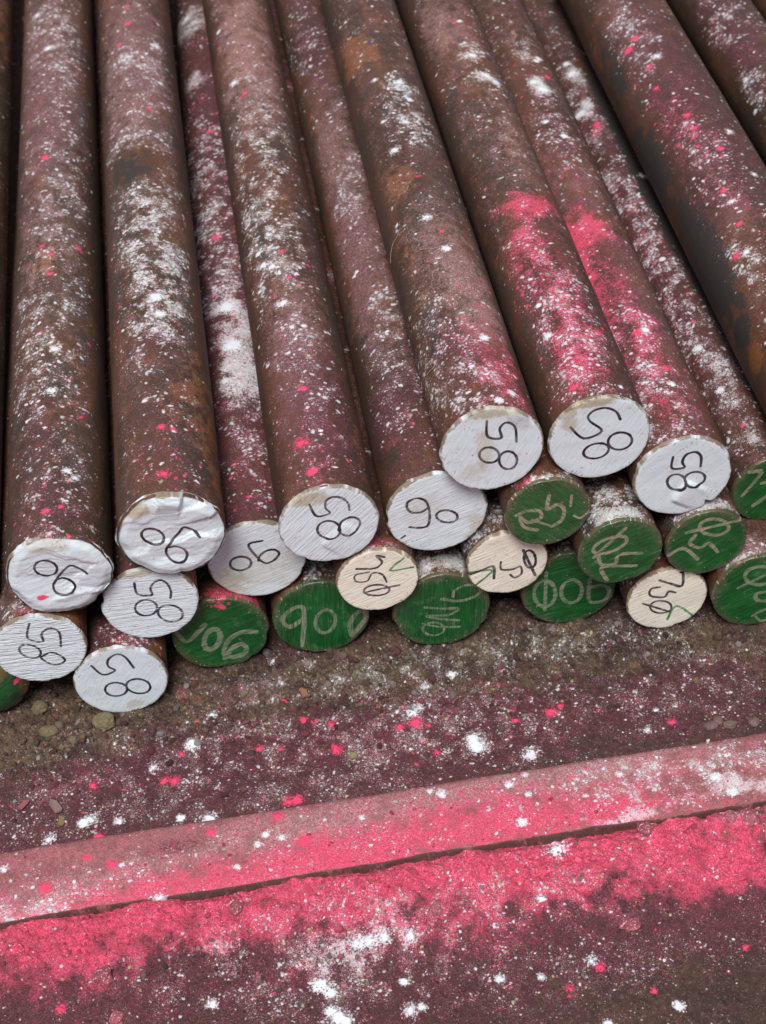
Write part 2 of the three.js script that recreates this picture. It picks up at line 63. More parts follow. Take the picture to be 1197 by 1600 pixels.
'T': {'p':[0.2591,0.044,-1.0736,0.002,-0.0009],'r':0.04479,'z':[[0,-0.0073,-0.0034,0.0223,0.0158,0.3]],'b':[],'s':[['t',0.059,-0.298,-0.088,-0.315,-0.227,-0.363,-0.338,-0.436,-0.405,-0.522,-0.415,-0.608,-0.369,-0.681,-0.273,-0.729,-0.142,-0.745,0.003,-0.727,0.14,-0.679,0.249,-0.606,0.314,-0.521,0.325,-0.436,0.28,-0.364,0.186,-0.316,0.057,-0.298,-0.088],['t',0.059,-0.489,0.531,-0.523,-0.506],['t',0.059,0.242,-0.235,0.196,-0.338,0.126,-0.404,0.042,-0.422,-0.043,-0.39,-0.115,-0.313,-0.163,-0.202,-0.18,-0.075,-0.165,0.049,-0.118,0.15,-0.048,0.215,0.035,0.233,0.118,0.201,0.19,0.125,0.238,0.016,0.257,-0.111,0.242,-0.235],['t',0.059,0.422,0.179,0.418,-0.44,0.725,-0.49,0.838,-0.255,0.716,-0.071,0.444,-0.06]]},
'U': {'p':[0.4268,0.0426,-1.0355,-0.0004,-0.0038],'r':0.04371,'z':[[0,-0.0207,-0.0004,0.021,0.0277,1.0],[5,-0.0158,0.005,0.0209,0.0289,0.8]],'b':[],'s':[['t',0.061,0.283,0.417,0.274,0.319,0.217,0.239,0.121,0.191,0.001,0.182,-0.126,0.213,-0.239,0.279,-0.321,0.37,-0.359,0.472,-0.349,0.57,-0.292,0.648,-0.196,0.695,-0.077,0.704,0.048,0.674,0.161,0.609,0.243,0.519,0.283,0.417],['t',0.043,-0.492,0.171,-0.243,0.296,0.123,0.459],['t',0.061,0.168,-0.045,-0.077,-0.069,-0.033,-0.264,0.191,-0.31,0.346,-0.193],['t',0.061,-0.107,-0.701,0.051,-0.601,0.296,-0.558],['t',0.049,-0.082,-0.668,0.076,-0.891,0.242,-0.888]]},
'V': {'p':[0.0825,0.1037,-1.0588,0.0072,-0.0004],'r':0.03658,'z':[[3,-0.0052,0.0079,0.0227,0.0128,0.8],[2,0.0024,0.001,0.026,0.0098,0.6],[0,0.0071,-0.0051,0.0271,0.0133,1.0]],'b':[],'s':[['k',0.044,0.205,0.733,0.03,0.802,0.143,0.57,-0.048,0.418,-0.483,0.481],['k',0.032,-0.185,0.317,-0.525,0.278,-0.515,0.063,-0.257,0.033,-0.111,0.268,0.117,0.187,0.213,-0.102],['k',0.038,0.264,-0.356,0.239,-0.422,0.17,-0.472,0.067,-0.498,-0.053,-0.497,-0.172,-0.468,-0.271,-0.416,-0.337,-0.349,-0.358,-0.278,-0.332,-0.213,-0.263,-0.163,-0.161,-0.137,-0.042,-0.138,0.077,-0.167,0.176,-0.218,0.242,-0.284,0.264,-0.356],['k',0.035,-0.373,-0.339,0.507,-0.246],['g',0.035,0.673,0.622,0.32,0.275,0.887,0.271]]},
'W': {'p':[0.1991,0.0994,-1.0606,0.0012,0.0015],'r':0.03675,'z':[[2,-0.0305,0.0304,0.0235,0.0136,0.35],[0,-0.024,0.0244,0.0272,0.0215,1.1],[7,-0.0329,0.0069,0.0266,0.0194,0.6]],'b':[],'s':[['k',0.043,-0.931,-0.188,-0.612,-0.095,-0.348,-0.027,-0.341,-0.437],['k',0.038,-0.16,0.084,-0.153,-0.169,0.121,-0.21,0.314,-0.159,0.339,-0.403,0.172,-0.505,0.063,-0.385],['k',0.043,0.693,0.044,0.696,-0.071,0.678,-0.17,0.64,-0.237,0.589,-0.262,0.532,-0.241,0.478,-0.177,0.436,-0.081,0.412,0.033,0.409,0.148,0.428,0.245,0.466,0.311,0.517,0.336,0.573,0.315,0.626,0.253,0.668,0.158,0.693,0.044],['k',0.043,0.391,0.365,0.681,-0.532],['g',0.038,-0.929,-0.124,-0.377,-0.157,-0.81,-0.574]]},
'Y': {'p':[0.3443,0.037,-1.0481,0.0001,-0.0014],'r':0.03744,'z':[[0,-0.0311,0.0189,0.0286,0.0128,0.5]],'b':[],'s':[['k',0.045,-0.227,0.687,0.057,0.517,0.34,0.384,0.346,0.794,0.277,0.845],['k',0.04,-0.217,0.461,-0.437,0.43,-0.427,0.202,-0.089,0.095,0.014,0.263,0.195,0.188],['k',0.034,0.114,-0.29,0.097,-0.369,0.041,-0.428,-0.044,-0.457,-0.148,-0.452,-0.252,-0.414,-0.342,-0.348,-0.404,-0.265,-0.428,-0.178,-0.411,-0.1,-0.355,-0.042,-0.27,-0.013,-0.167,-0.018,-0.063,-0.056,0.027,-0.121,0.089,-0.203,0.114,-0.29],['k',0.04,-0.612,-0.025,0.077,-0.452],['g',0.04,0.032,-0.699,0.236,-0.278,0.694,-0.736]]},
'a': {'p':[0.2324,0.1651,-1.0463,0.0032,0.0032],'r':0.03703,'z':[[3,-0.0161,0.0064,0.0189,0.0073,0.7],[2,0.0032,0.0042,0.0195,0.0083,0.6],[0,0.0023,0.0001,0.0254,0.0115,1.2],[7,0.0227,-0.013,0.0179,0.03,0.5]],'b':[],'s':[['s',0.065,-0.749,0.069,-0.512,0.162,-0.198,0.102,-0.172,-0.11,-0.462,-0.194,-0.644,0.015,-0.569,-0.313,-0.252,-0.479],['s',0.057,-0.357,-0.144,0.118,-0.445],['s',0.065,0.038,0.537,-0.014,0.136,0.222,0.229,0.38,0.062,0.33,-0.276,0.092,-0.44],['s',0.05,0.56,0.439,0.537,0.135],['s',0.043,0.62,-0.192,0.78,-0.292,1.015,-0.093]]},
'b': {'p':[0.2945,0.1182,-1.0338,0.0034,0.0037],'r':0.03726,'z':[[2,-0.001,0.0118,0.0251,0.0096,0.9],[0,-0.0023,0.0292,0.0351,0.0324,1.4],[7,-0.0288,0.0123,0.0121,0.0193,0.7]],'b':[],'s':[['s',0.066,0.135,0.406,0.129,0.316,0.063,0.222,-0.052,0.138,-0.2,0.077,-0.356,0.048,-0.498,0.056,-0.603,0.1,-0.656,0.173,-0.648,0.263,-0.582,0.356,-0.466,0.44,-0.32,0.5,-0.164,0.529,-0.023,0.521,0.082,0.478,0.135,0.406],['s',0.06,0.092,0.742,-0.641,-0.028],['s',0.066,-0.535,0.001,-0.448,-0.304,-0.126,-0.331,-0.027,-0.063,0.51,-0.118],['s',0.066,0.391,-0.506,-0.392,-0.387,-0.414,-0.601,-0.301,-0.829]]},
'c': {'p':[0.3749,0.1055,-1.0426,-0.002,0.0007],'r':0.03712,'z':[[2,-0.0022,0.0089,0.0283,0.008,0.95],[0,-0.0022,0.0089,0.0355,0.016,1.2],[7,-0.0357,0.0075,0.0096,0.0115,0.9]],'b':[],'s':[['s',0.066,0.512,0.413,0.492,0.318,0.42,0.249,0.308,0.215,0.172,0.222,0.034,0.269,-0.086,0.349,-0.169,0.448,-0.202,0.553,-0.181,0.646,-0.109,0.715,0.002,0.748,0.137,0.741,0.274,0.695,0.393,0.616,0.477,0.517,0.512,0.413],['s',0.063,-0.519,0.43,0.34,0.531,0.795,0.598],['s',0.066,-0.295,0.3,-0.417,0.073,-0.16,-0.123,0.052,-0.02,0.292,-0.337],['s',0.072,-0.92,-0.21,-0.655,-0.06,-0.46,-0.135,-0.193,-0.481]]},
'd': {'p':[-0.2787,0.0408,-1.0531,0.0,0.0027],'r':0.0416,'z':[[3,0.0373,-0.0062,0.0229,0.0076,0.9],[1,0.0412,-0.0114,0.0271,0.0137,0.6],[6,0.0631,0.0025,0.014,0.0149,0.5]],'b':[[1,0.0342,-0.0385,0.0021],[1,0.041,-0.0038,0.0042]],'s':[['k',0.038,0.302,-0.64,0.41,-0.608,0.548,-0.646,0.506,-0.738]]},
'Z': {'p':[-0.291,0.1336,-1.0884,-0.0102,0.0035],'r':0.04449,'z':[[0,0.0603,0.6655,0.0232,0.4286,0.15],[6,0.0494,1.0543,0.0199,0.1506,0.8]],'b':[],'s':[]},
'J': {'p':[0.742,0.15,-0.8,0.0128,0.003],'r':0.045,'z':[[4,-0.06,1.15,0.0288,0.0141,0.8]],'b':[],'s':[]},
'e': {'p':[0.531,0.045,-0.99,0.006,0.0],'r':0.045,'z':[],'b':[],'s':[]},
'g': {'p':[0.625,0.045,-0.99,0.0128,0.0],'r':0.045,'z':[],'b':[],'s':[]},
'h': {'p':[0.722,0.045,-0.99,0.0128,0.0],'r':0.045,'z':[],'b':[],'s':[]}
};
const GROUND_ZONES = [[5,-0.0392,-1.0427,0.0634,0.0251,0.8],[3,-0.0681,-1.0487,0.0521,0.0221,0.36],[3,-0.1917,-0.971,0.0613,0.0254,0.3],[3,0.0904,-0.9656,0.1661,0.0438,0.28],[4,0.0125,-0.9815,0.2347,0.0518,0.5],[4,0.3539,-0.9573,0.0769,0.0366,0.5],[4,-0.0192,-0.9508,0.1761,0.0537,1.1],[4,-0.2359,-0.9302,0.0655,0.0416,1.0],[4,0.1565,-0.9521,0.0769,0.0433,0.9],[4,0.2949,-0.9541,0.0768,0.0364,0.55],[4,0.3538,-0.997,0.0672,0.0305,0.2],[2,-0.0142,-1.0576,0.0232,0.0112,0.35],[2,0.0557,-1.0471,0.0404,0.0103,0.5],[2,0.11,-1.0521,0.0347,0.0096,0.4],[2,0.176,-1.0524,0.0346,0.0096,0.55],[2,0.2367,-1.0546,0.0346,0.0096,0.4],[0,0.0793,-1.0463,0.1499,0.0222,1.2],[0,0.2598,-1.0497,0.1151,0.02,1.0],[0,-0.0177,-0.9652,0.1663,0.0581,1.0],[0,0.194,-0.9672,0.1438,0.0441,0.6],[1,-0.0011,-0.9618,0.1826,0.058,0.5],[1,0.2122,-0.9711,0.1385,0.0443,0.35],[0,-0.236,-0.9442,0.066,0.0352,0.35],[0,-0.2197,-1.0213,0.0687,0.0305,0.12],[0,0.3627,-0.9871,0.0557,0.0453,0.5],[3,-0.1024,-1.0638,0.0146,0.0112,0.35],[5,-0.2085,-0.978,0.0448,0.0182,0.5],[5,0.1314,-1.0034,0.0677,0.0228,0.3],[5,0.3203,-0.9412,0.0654,0.018,0.3],[3,-0.2362,-0.8129,0.1028,0.0427,0.85],[3,-0.1377,-0.8248,0.1129,0.0342,0.85],[3,-0.0176,-0.8205,0.1129,0.0343,0.85],[3,0.0983,-0.8172,0.1233,0.0406,0.9],[3,0.2048,-0.8159,0.123,0.0408,0.9],[3,0.3122,-0.8145,0.1126,0.0441,0.95],[3,0.3263,-0.7727,0.06,0.024,0.6],[3,-0.2365,-0.8376,0.1031,0.022,0.5],[3,0.2917,-0.8391,0.1047,0.0164,0.6],[3,-0.1147,-0.7717,0.2259,0.0469,0.36],[3,0.1657,-0.7602,0.2238,0.0411,0.36],[3,0.0362,-0.7549,0.2979,0.0464,0.16],[8,-0.1151,-0.7658,0.03,0.0116,0.35],[8,-0.2001,-0.8275,0.0259,0.0062,0.4],[8,-0.0497,-0.8141,0.0308,0.0062,0.4],[8,0.0945,-0.7957,0.0254,0.0085,0.35],[8,-0.1492,-0.7962,0.0153,0.0096,0.35],[4,-0.1144,-0.7776,0.2014,0.0591,1.1],[4,0.1408,-0.765,0.1746,0.0531,1.0],[4,0.296,-0.7597,0.0993,0.0531,0.9],[4,0.0288,-0.7043,0.1446,0.0328,0.6],[4,-0.1909,-0.7455,0.0989,0.034,0.9],[2,0.0515,-0.7884,0.0455,0.0217,0.62],[2,-0.0129,-0.7702,0.0351,0.0176,0.6],[2,-0.0989,-0.7806,0.0454,0.0148,0.55],[2,-0.0085,-0.7226,0.0244,0.0251,0.5],[2,0.1908,-0.8252,0.0082,0.0076,0.8],[2,0.3436,-0.8284,0.0361,0.0128,0.7],[2,0.2442,-0.8452,0.0363,0.0065,0.45],[2,0.0155,-0.7528,0.0347,0.0196,0.55],[2,0.0798,-0.7406,0.0295,0.0143,0.4],[2,-0.033,-0.8235,0.031,0.0087,0.35],[2,-0.0751,-0.7583,0.0299,0.0116,0.5],[0,-0.0143,-0.7585,0.1294,0.0464,0.8],[0,0.1825,-0.7211,0.1264,0.0337,0.3],[0,0.147,-0.795,0.1268,0.0305,0.5],[1,0.0827,-0.7284,0.2444,0.0451,0.4],[8,0.2695,-0.6702,0.0802,0.0318,0.5]];
const GROUND_BLOBS = [[0,-0.1004,-0.997,0.0096],[0,0.1465,-0.9444,0.009],[0,0.1445,-0.9546,0.0045],[0,0.1896,-0.9246,0.0084],[0,0.0979,-0.9947,0.0051],[0,0.1043,-0.9988,0.0039],[0,-0.1977,-0.9247,0.0062],[0,-0.1911,-0.9283,0.0045],[0,-0.2271,-0.9134,0.0039],[0,-0.1146,-0.9131,0.0051],[0,-0.0908,-0.909,0.0051],[0,-0.1678,-0.9215,0.0034],[0,0.1398,-1.0312,0.0039],[0,0.1141,-1.0229,0.0034],[0,0.0775,-0.9942,0.0028],[0,0.0836,-0.9961,0.0022],[0,-0.1366,-0.9774,0.0039],[0,-0.0812,-1.0277,0.0034],[0,0.0123,-1.0718,0.0034],[0,-0.0206,-1.0837,0.0034],[1,0.0248,-0.9655,0.0067],[1,-0.0424,-0.9806,0.0039],[1,-0.0241,-0.9754,0.0034],[1,0.001,-1.0069,0.0039],[1,0.009,-1.0013,0.0028],[1,0.0242,-0.9975,0.0034],[1,0.0839,-0.9791,0.0051],[1,0.0986,-0.9814,0.0056],[1,0.1094,-0.9769,0.0034],[1,-0.189,-0.9668,0.0039],[1,-0.1278,-0.9603,0.0051],[1,-0.1184,-0.9584,0.0045],[1,-0.1106,-0.9878,0.0034],[1,-0.0147,-0.9141,0.0067],[1,-0.023,-0.9136,0.0045],[1,-0.1844,-0.9077,0.0051],[1,-0.0139,-1.0311,0.0039],[1,0.1111,-0.9428,0.0039],[1,0.1853,-0.9805,0.0028],[1,0.2178,-0.97,0.0051],[1,0.2278,-0.9757,0.0034],[1,0.3189,-0.9362,0.0039],[1,0.2598,-0.9636,0.0022],[1,0.1853,-0.9667,0.0034],[0,0.3271,-0.9551,0.0022],[0,0.2955,-0.9304,0.0028],[0,0.3096,-0.9549,0.0028],[0,0.1904,-0.8233,0.0062],[0,-0.0166,-0.7385,0.0067],[0,-0.0099,-0.7314,0.0056],[0,-0.0054,-0.7079,0.0067],[0,-0.0119,-0.7147,0.0051],[0,-0.001,-0.7031,0.0051],[0,0.0475,-0.7292,0.0039],[0,0.2505,-0.6699,0.0051],[0,0.1939,-0.665,0.0039],[0,0.1674,-0.7797,0.0039],[0,-0.1018,-0.7373,0.0039],[0,0.153,-0.7139,0.0028],[1,0.2352,-0.6863,0.0034],[1,0.2002,-0.7148,0.0039],[1,0.1725,-0.6998,0.0028],[1,0.1709,-0.6933,0.0022],[1,0.3147,-0.7106,0.0028],[0,0.0587,-0.7054,0.0034],[0,0.0485,-0.7034,0.0039],[0,0.1211,-0.7182,0.0045],[0,0.0583,-0.7656,0.0051],[0,0.0383,-0.7695,0.0056],[0,0.0254,-0.7689,0.0051],[0,0.0175,-0.7674,0.0045],[0,0.1953,-0.7216,0.0034],[1,-0.2182,-0.7534,0.0039]];
const RAIL_ZONES = [[5,-0.2025,-0.8462,0.078,0.0317,0.9],[5,0.001,-0.8785,0.132,0.0265,0.9],[5,0.2236,-0.8967,0.1329,0.0273,0.9],[3,-0.2233,-0.8314,0.0722,0.0162,0.5],[3,-0.1349,-0.8395,0.0829,0.0164,0.5],[3,-0.0139,-0.8416,0.0828,0.0229,0.6],[3,0.0944,-0.8533,0.1093,0.0292,0.6],[3,0.1867,-0.8552,0.0884,0.0293,0.55],[3,0.2557,-0.8483,0.0414,0.013,0.5],[3,0.0292,-0.8462,0.0519,0.0128,0.8],[3,0.303,-0.8806,0.0316,0.0135,0.35],[2,0.2699,-0.84,0.0309,0.0071,0.85],[2,0.3555,-0.8524,0.0363,0.0131,0.9],[2,0.2251,-0.8341,0.0308,0.0045,0.6],[2,-0.2337,-0.8397,0.0415,0.0126,0.45],[2,0.3159,-0.8674,0.0627,0.0199,0.3],[0,-0.2337,-0.8397,0.0467,0.0157,1.2],[0,0.3011,-0.8739,0.0944,0.0268,1.5],[0,0.0527,-0.8615,0.3139,0.0261,0.18],[4,-0.117,-0.8816,0.0318,0.0093,0.7],[4,-0.2393,-0.8727,0.0792,0.0104,0.4],[4,0.1703,-0.9074,0.2141,0.0096,0.4],[1,0.0527,-0.8615,0.2615,0.0392,0.5]];
const RAIL_BLOBS = [[0,-0.2628,-0.8851,0.0028],[0,-0.1364,-0.8296,0.005],[0,-0.1654,-0.87,0.0022],[0,-0.1575,-0.8697,0.0017],[0,-0.0525,-0.8703,0.0028],[0,-0.0448,-0.8788,0.0033],[0,-0.0319,-0.8729,0.0028],[0,-0.0712,-0.8502,0.0028],[0,0.0974,-0.8965,0.0028],[0,0.1065,-0.8919,0.0033],[0,0.1666,-0.8497,0.0044],[0,0.2583,-0.884,0.0022],[0,0.3356,-0.8649,0.0044],[0,0.2245,-0.8655,0.0017],[0,0.1779,-0.8776,0.0028],[1,-0.2287,-0.859,0.0056],[1,-0.1733,-0.8728,0.0044],[1,-0.0334,-0.8963,0.0039],[1,-0.0897,-0.8897,0.0039],[1,-0.1943,-0.8835,0.0028],[0,0.1642,-0.8909,0.0028],[0,0.1796,-0.8984,0.0022],[1,-0.0138,-0.8666,0.0056],[0,0.3453,-0.8462,0.0044],[0,0.0365,-0.8803,0.0022]];
const STONES = [[-0.2284,-1.0369,0.0084,0.0072,20],[-0.1777,-1.0358,0.0084,0.0094,-60],[-0.2362,-1.0667,0.0067,0.0072,10],[-0.2071,-1.0248,0.0039,0.0043,0],[-0.2169,-1.0169,0.0028,0.0029,30],[-0.184,-0.773,0.0073,0.0072,10],[0.0843,-0.7882,0.0051,0.0065,0],[0.2318,-0.7444,0.0073,0.0058,-20],[0.3508,-0.9236,0.0062,0.005,0],[0.3664,-0.9219,0.0062,0.005,20],[0.3579,-0.9282,0.0045,0.0043,40],[0.3875,-0.9199,0.0051,0.005,0],[0.3529,-0.8198,0.0073,0.0086,0],[0.2653,-0.8251,0.0062,0.0058,0],[-0.1752,-0.7369,0.0056,0.0065,0],[-0.0756,-0.816,0.0051,0.0072,0],[0.3365,-0.8231,0.0051,0.005,30]];
// ---------------------------------------------------------------- helpers
function rng(seed) { let a = seed >>> 0; return () => { a = (a + 0x6D2B79F5) | 0; let t = Math.imul(a ^ (a >>> 15), 1 | a); t = (t + Math.imul(t ^ (t >>> 7), 61 | t)) ^ t; return ((t ^ (t >>> 14)) >>> 0) / 4294967296; }; }
const LAT = new Float32Array(65536); { const r = rng(77); for (let i = 0; i < 65536; i++) LAT[i] = r(); }
function vn(x, y) {                              // value noise, 0..1
  const xi = Math.floor(x), yi = Math.floor(y); let fx = x - xi, fy = y - yi;
  fx = fx * fx * (3 - 2 * fx); fy = fy * fy * (3 - 2 * fy);
  const x0 = xi & 255, x1 = (xi + 1) & 255, y0 = (yi & 255) << 8, y1 = ((yi + 1) & 255) << 8;
  const a = LAT[y0 + x0], b = LAT[y0 + x1], c = LAT[y1 + x0], d = LAT[y1 + x1];
  return a + (b - a) * fx + (c - a) * fy + (a - b - c + d) * fx * fy;
}
const fbm = (x, y) => 0.53 * vn(x, y) + 0.29 * vn(x * 2.13 + 17, y * 2.13 + 31) + 0.18 * vn(x * 4.41 + 57, y * 4.41 + 11);
const sm = (a, b, x) => { const t = Math.min(1, Math.max(0, (x - a) / (b - a))); return t * t * (3 - 2 * t); };
const clamp = (x, a, b) => Math.min(b, Math.max(a, x));

const used = {};
function numbered(n) { const k = used[n] = (used[n] ?? -1) + 1; return k ? n + '_' + String(k).padStart(3, '0') : n; }
function tag(o, label, category, group, kind) {
  if (label) o.userData.label = label; if (category) o.userData.category = category;
  if (group) o.userData.group = group; if (kind) o.userData.kind = kind; return o;
}
function mesh(name, geometry, material, parent) {
  const m = new THREE.Mesh(geometry, material); m.name = parent === scene ? numbered(name) : name;
  m.castShadow = m.receiveShadow = true; parent.add(m); return m;
}
function tex(data, W, H, color, wrap = THREE.MirroredRepeatWrapping) {
  const t = new THREE.DataTexture(data, W, H, THREE.RGBAFormat, THREE.UnsignedByteType);
  t.wrapS = t.wrapT = wrap; t.magFilter = THREE.LinearFilter; t.minFilter = THREE.LinearMipmapLinearFilter; t.generateMipmaps = true;
  if (color) t.colorSpace = THREE.SRGBColorSpace; t.needsUpdate = true; return t;
}
function grid(nu, nv, at, closed) {              // indexed sheet of nu x nv points; at(i, j) -> [x, y, z, u, v]
  const P = new Float32Array(nu * nv * 3), U = new Float32Array(nu * nv * 2), I = new Uint32Array((nu - 1) * (nv - 1) * 6);
  for (let j = 0, k = 0; j < nv; j++) for (let i = 0; i < nu; i++, k++) { const q = at(i, j); P[k * 3] = q[0]; P[k * 3 + 1] = q[1]; P[k * 3 + 2] = q[2]; U[k * 2] = q[3]; U[k * 2 + 1] = q[4]; }
  let k = 0;
  for (let j = 0; j < nv - 1; j++) for (let i = 0; i < nu - 1; i++) { const a = j * nu + i, b = a + 1, c = a + nu, d = c + 1; I[k++] = a; I[k++] = b; I[k++] = d; I[k++] = a; I[k++] = d; I[k++] = c; }
  const g = new THREE.BufferGeometry();
  g.setAttribute('position', new THREE.BufferAttribute(P, 3)); g.setAttribute('uv', new THREE.BufferAttribute(U, 2)); g.setIndex(new THREE.BufferAttribute(I, 1));
  g.computeVertexNormals();
  if (closed) {                                  // weld the normals of the seam
    const N = g.attributes.normal;
    for (let j = 0; j < nv; j++) { const a = j * nu, b = a + nu - 1, x = N.getX(a) + N.getX(b), y = N.getY(a) + N.getY(b), z = N.getZ(a) + N.getZ(b), l = Math.hypot(x, y, z) || 1; N.setXYZ(a, x / l, y / l, z / l); N.setXYZ(b, x / l, y / l, z / l); }
  }
  return g;
}

// ---------------------------------------------------------------- powder painter: what lies on a surface, grain by grain
// zone kinds: 0 white specks, 1 pink specks, 2 white powder, 3 pink powder, 4 dark magenta powder, 5 pinkish grey dust, 6 orange rust, 7 dark mill scale (on bar G with shade painted in), 8 wiped bare
const WHITE = [236, 240, 244], PINK = [247, 74, 116], MAGENTA = [68, 36, 40];
const DUSTS = [[160, 122, 118], [206, 192, 192], [178, 98, 112], [132, 98, 92], [180, 150, 148]], MAGENTAS = [MAGENTA, [94, 44, 55], [54, 34, 35], [122, 54, 72]], PINKS = [PINK, [230, 62, 100], [246, 104, 138], [188, 56, 82]];
function paint(o) {
  o.grain ??= [0.3, 0.24, 0.14, 0.32];
  const { W, H, u0, v0, su, sv, base, zones, blobs, seed } = o, R = rng(seed), px = W / su, py = H / sv;
  const col = new Uint8Array(W * H * 4), hgt = new Float32Array(W * H);
  const cw = Math.ceil(W / 8) + 2, ch = Math.ceil(H / 8) + 2, F = [];
  for (let t = 0; t < 9; t++) F.push(new Float32Array(cw * ch));
  const ox = R() * 200, oy = R() * 200;
  for (let j = 0; j < ch; j++) for (let i = 0; i < cw; i++) {
    const mu = u0 + i * 8 / px, mv = v0 + j * 8 / py, k = j * cw + i, n = (o.soft ? 0.6 : 0.9) * (fbm(mu * 70 + ox, mv * 50 + oy) - 0.5), cl = fbm(mu * 105 + oy, mv * 85 + ox), n2 = 0.55 + 0.9 * cl, n3 = 0.12 + 1.9 * sm(0.36, 0.68, cl);
    if (o.fill) { const f = o.fill(mu, mv); for (let t = 0; t < 9; t++) F[t][k] += f[t] * (t < 2 ? n3 : n2); }
    for (const z of zones) {
      const du = (mu - z[1]) / z[3], dv = (mv - z[2]) / z[4];
      if (du > 2.2 || du < -2.2 || dv > 2.2 || dv < -2.2) continue;
      const w = z[5] * (1 - sm(o.soft || (z[0] > 2 && z[0] < 6) ? 0.0 : 0.3, o.soft || (z[0] > 2 && z[0] < 6) ? 1.65 : 1.45, Math.sqrt(du * du + dv * dv) + n));
      F[z[0]][k] += w * (z[0] < 2 ? n3 : n2);
    }
    const bare = clamp(1 - F[8][k], 0, 1); for (let t = 0; t < 6; t++) F[t][k] *= bare;
  }
  const f = new Float32Array(9);
  const fieldAt = (x, y, t) => { const a = x / 8, b = y / 8, i = a | 0, j = b | 0, fx = a - i, fy = b - j, k = j * cw + i, A = F[t]; return (A[k] * (1 - fx) + A[k + 1] * fx) * (1 - fy) + (A[k + cw] * (1 - fx) + A[k + cw + 1] * fx) * fy; };
  const c = [0, 0, 0], mix = (q, t) => { c[0] += (q[0] - c[0]) * t; c[1] += (q[1] - c[1]) * t; c[2] += (q[2] - c[2]) * t; };
  for (let y = 0; y < H; y++) for (let x = 0; x < W; x++) {
    const mu = u0 + x / px, mv = v0 + y / py, U = mu * 1000, V = mv * 1000;
    if (o.plain && o.plain(mu)) { const g = 0.8 + 0.4 * R(), k = y * W + x; col[k * 4] = 64 * g; col[k * 4 + 1] = 46 * g; col[k * 4 + 2] = 34 * g; col[k * 4 + 3] = 255; hgt[k] = 0.5; continue; }
    const nf = vn(U * 1.1 + ox, V * 1.1 + oy), nm = vn(U * 0.42 + oy, V * 0.42 + ox), nl = vn(U * 0.13 + ox, V * 0.13 + oy), rn = R();
    const r2 = R(), G = o.grain, grain = 0.5 + 1.55 * (G[0] * nf + G[1] * nm + G[2] * nl + G[3] * rn - 0.5);
    let h = base(mu, mv, c, nf, nm, nl, rn);
    let t = fieldAt(x, y, 6); if (t > 0.02) mix(o.rust, 0.6 * sm(0.0, 0.3, t * 0.75 - (0.45 * nl + 0.35 * nm + 0.2 * nf) + 0.12));
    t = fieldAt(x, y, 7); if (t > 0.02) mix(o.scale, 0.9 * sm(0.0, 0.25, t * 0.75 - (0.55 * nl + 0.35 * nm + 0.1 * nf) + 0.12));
    t = fieldAt(x, y, 5); if (t > 0.02) { const k = sm(0, 0.3, t * 0.6 - grain + 0.14); mix(DUSTS[r2 * 5 | 0], (0.5 + 0.4 * nf) * k); h += 0.06 * k * nf; }
    t = fieldAt(x, y, 4); if (t > 0.02) { const k = sm(0, 0.3, t * 0.7 - grain + 0.14); mix(MAGENTAS[r2 * 4 | 0], 0.78 * k); h += 0.05 * k * nf; }
    t = fieldAt(x, y, 3); if (t > 0.02) { const k = sm(0, 0.26, t * 0.72 - grain + 0.06); mix(PINKS[r2 * 4 | 0], (0.62 + 0.36 * nm) * k); h += (0.05 + 0.16 * nf) * k; }
    t = fieldAt(x, y, 2); if (t > 0.02) { const k = sm(0, 0.26, t * 0.72 - grain + 0.06); mix(WHITE, (0.5 + 0.3 * nm + 0.2 * r2) * k); h += (0.06 + 0.16 * nf) * k; }
    if (o.grit) { const q = 1 + o.grit * (nf + rn - 1) - (rn > 0.93 ? 0.3 : 0); c[0] = clamp(c[0] * q, 0, 255); c[1] = clamp(c[1] * q, 0, 255); c[2] = clamp(c[2] * q, 0, 255); }
    const k = y * W + x; col[k * 4] = c[0]; col[k * 4 + 1] = c[1]; col[k * 4 + 2] = c[2]; col[k * 4 + 3] = 255; hgt[k] = h;
  }
  function stamp(mu, mv, r, asp, ang, q, al, rag) {   // one speck: an uneven flake of powder
    const X = (mu - u0) * px, Y = (mv - v0) * py, rx = r * px * 1.5 + 1, ry = r * py * 1.5 + 1, ca = Math.cos(ang), sa = Math.sin(ang), e = 0.6 / (r * px);
    const s1 = R() * 50;
    if (r * px < 0.85) { const x = X | 0, y = Y | 0; if (x < 0 || y < 0 || x >= W || y >= H) return; const w = al * Math.min(1, 3.1 * r * r * px * px), k = (y * W + x) * 4; for (let i = 0; i < 3; i++) col[k + i] += (q[i] - col[k + i]) * w; hgt[y * W + x] += 0.1 * w; return; }
    for (let y = Math.max(0, Math.floor(Y - ry * asp)); y <= Math.min(H - 1, Y + ry * asp); y++) for (let x = Math.max(0, Math.floor(X - rx * asp)); x <= Math.min(W - 1, X + rx * asp); x++) {
      const dx = (x - X) / px / r, dy = (y - Y) / py / r, a = (dx * ca + dy * sa) / asp, b = (-dx * sa + dy * ca) * Math.sqrt(asp);
      let d = Math.sqrt(a * a + b * b);
      if (rag) d += rag * (vn(s1 + dx * 2.2, s1 + dy * 2.2) - 0.5) + 0.5 * rag * (vn(s1 + dx * 6, s1 + dy * 6) - 0.5);
      const w = al * (1 - sm(1 - e, 1 + e, d)); if (w <= 0.02) continue;
      const k = (y * W + x) * 4; for (let i = 0; i < 3; i++) col[k + i] += (q[i] - col[k + i]) * w;
      hgt[y * W + x] += 0.35 * w * Math.min(1, r / 0.0015);
    }
  }
  const tint = (q, amt) => { const v = 1 - amt * R(); return [q[0] * v, q[1] * v * (0.96 + 0.06 * R()), q[2] * v]; };
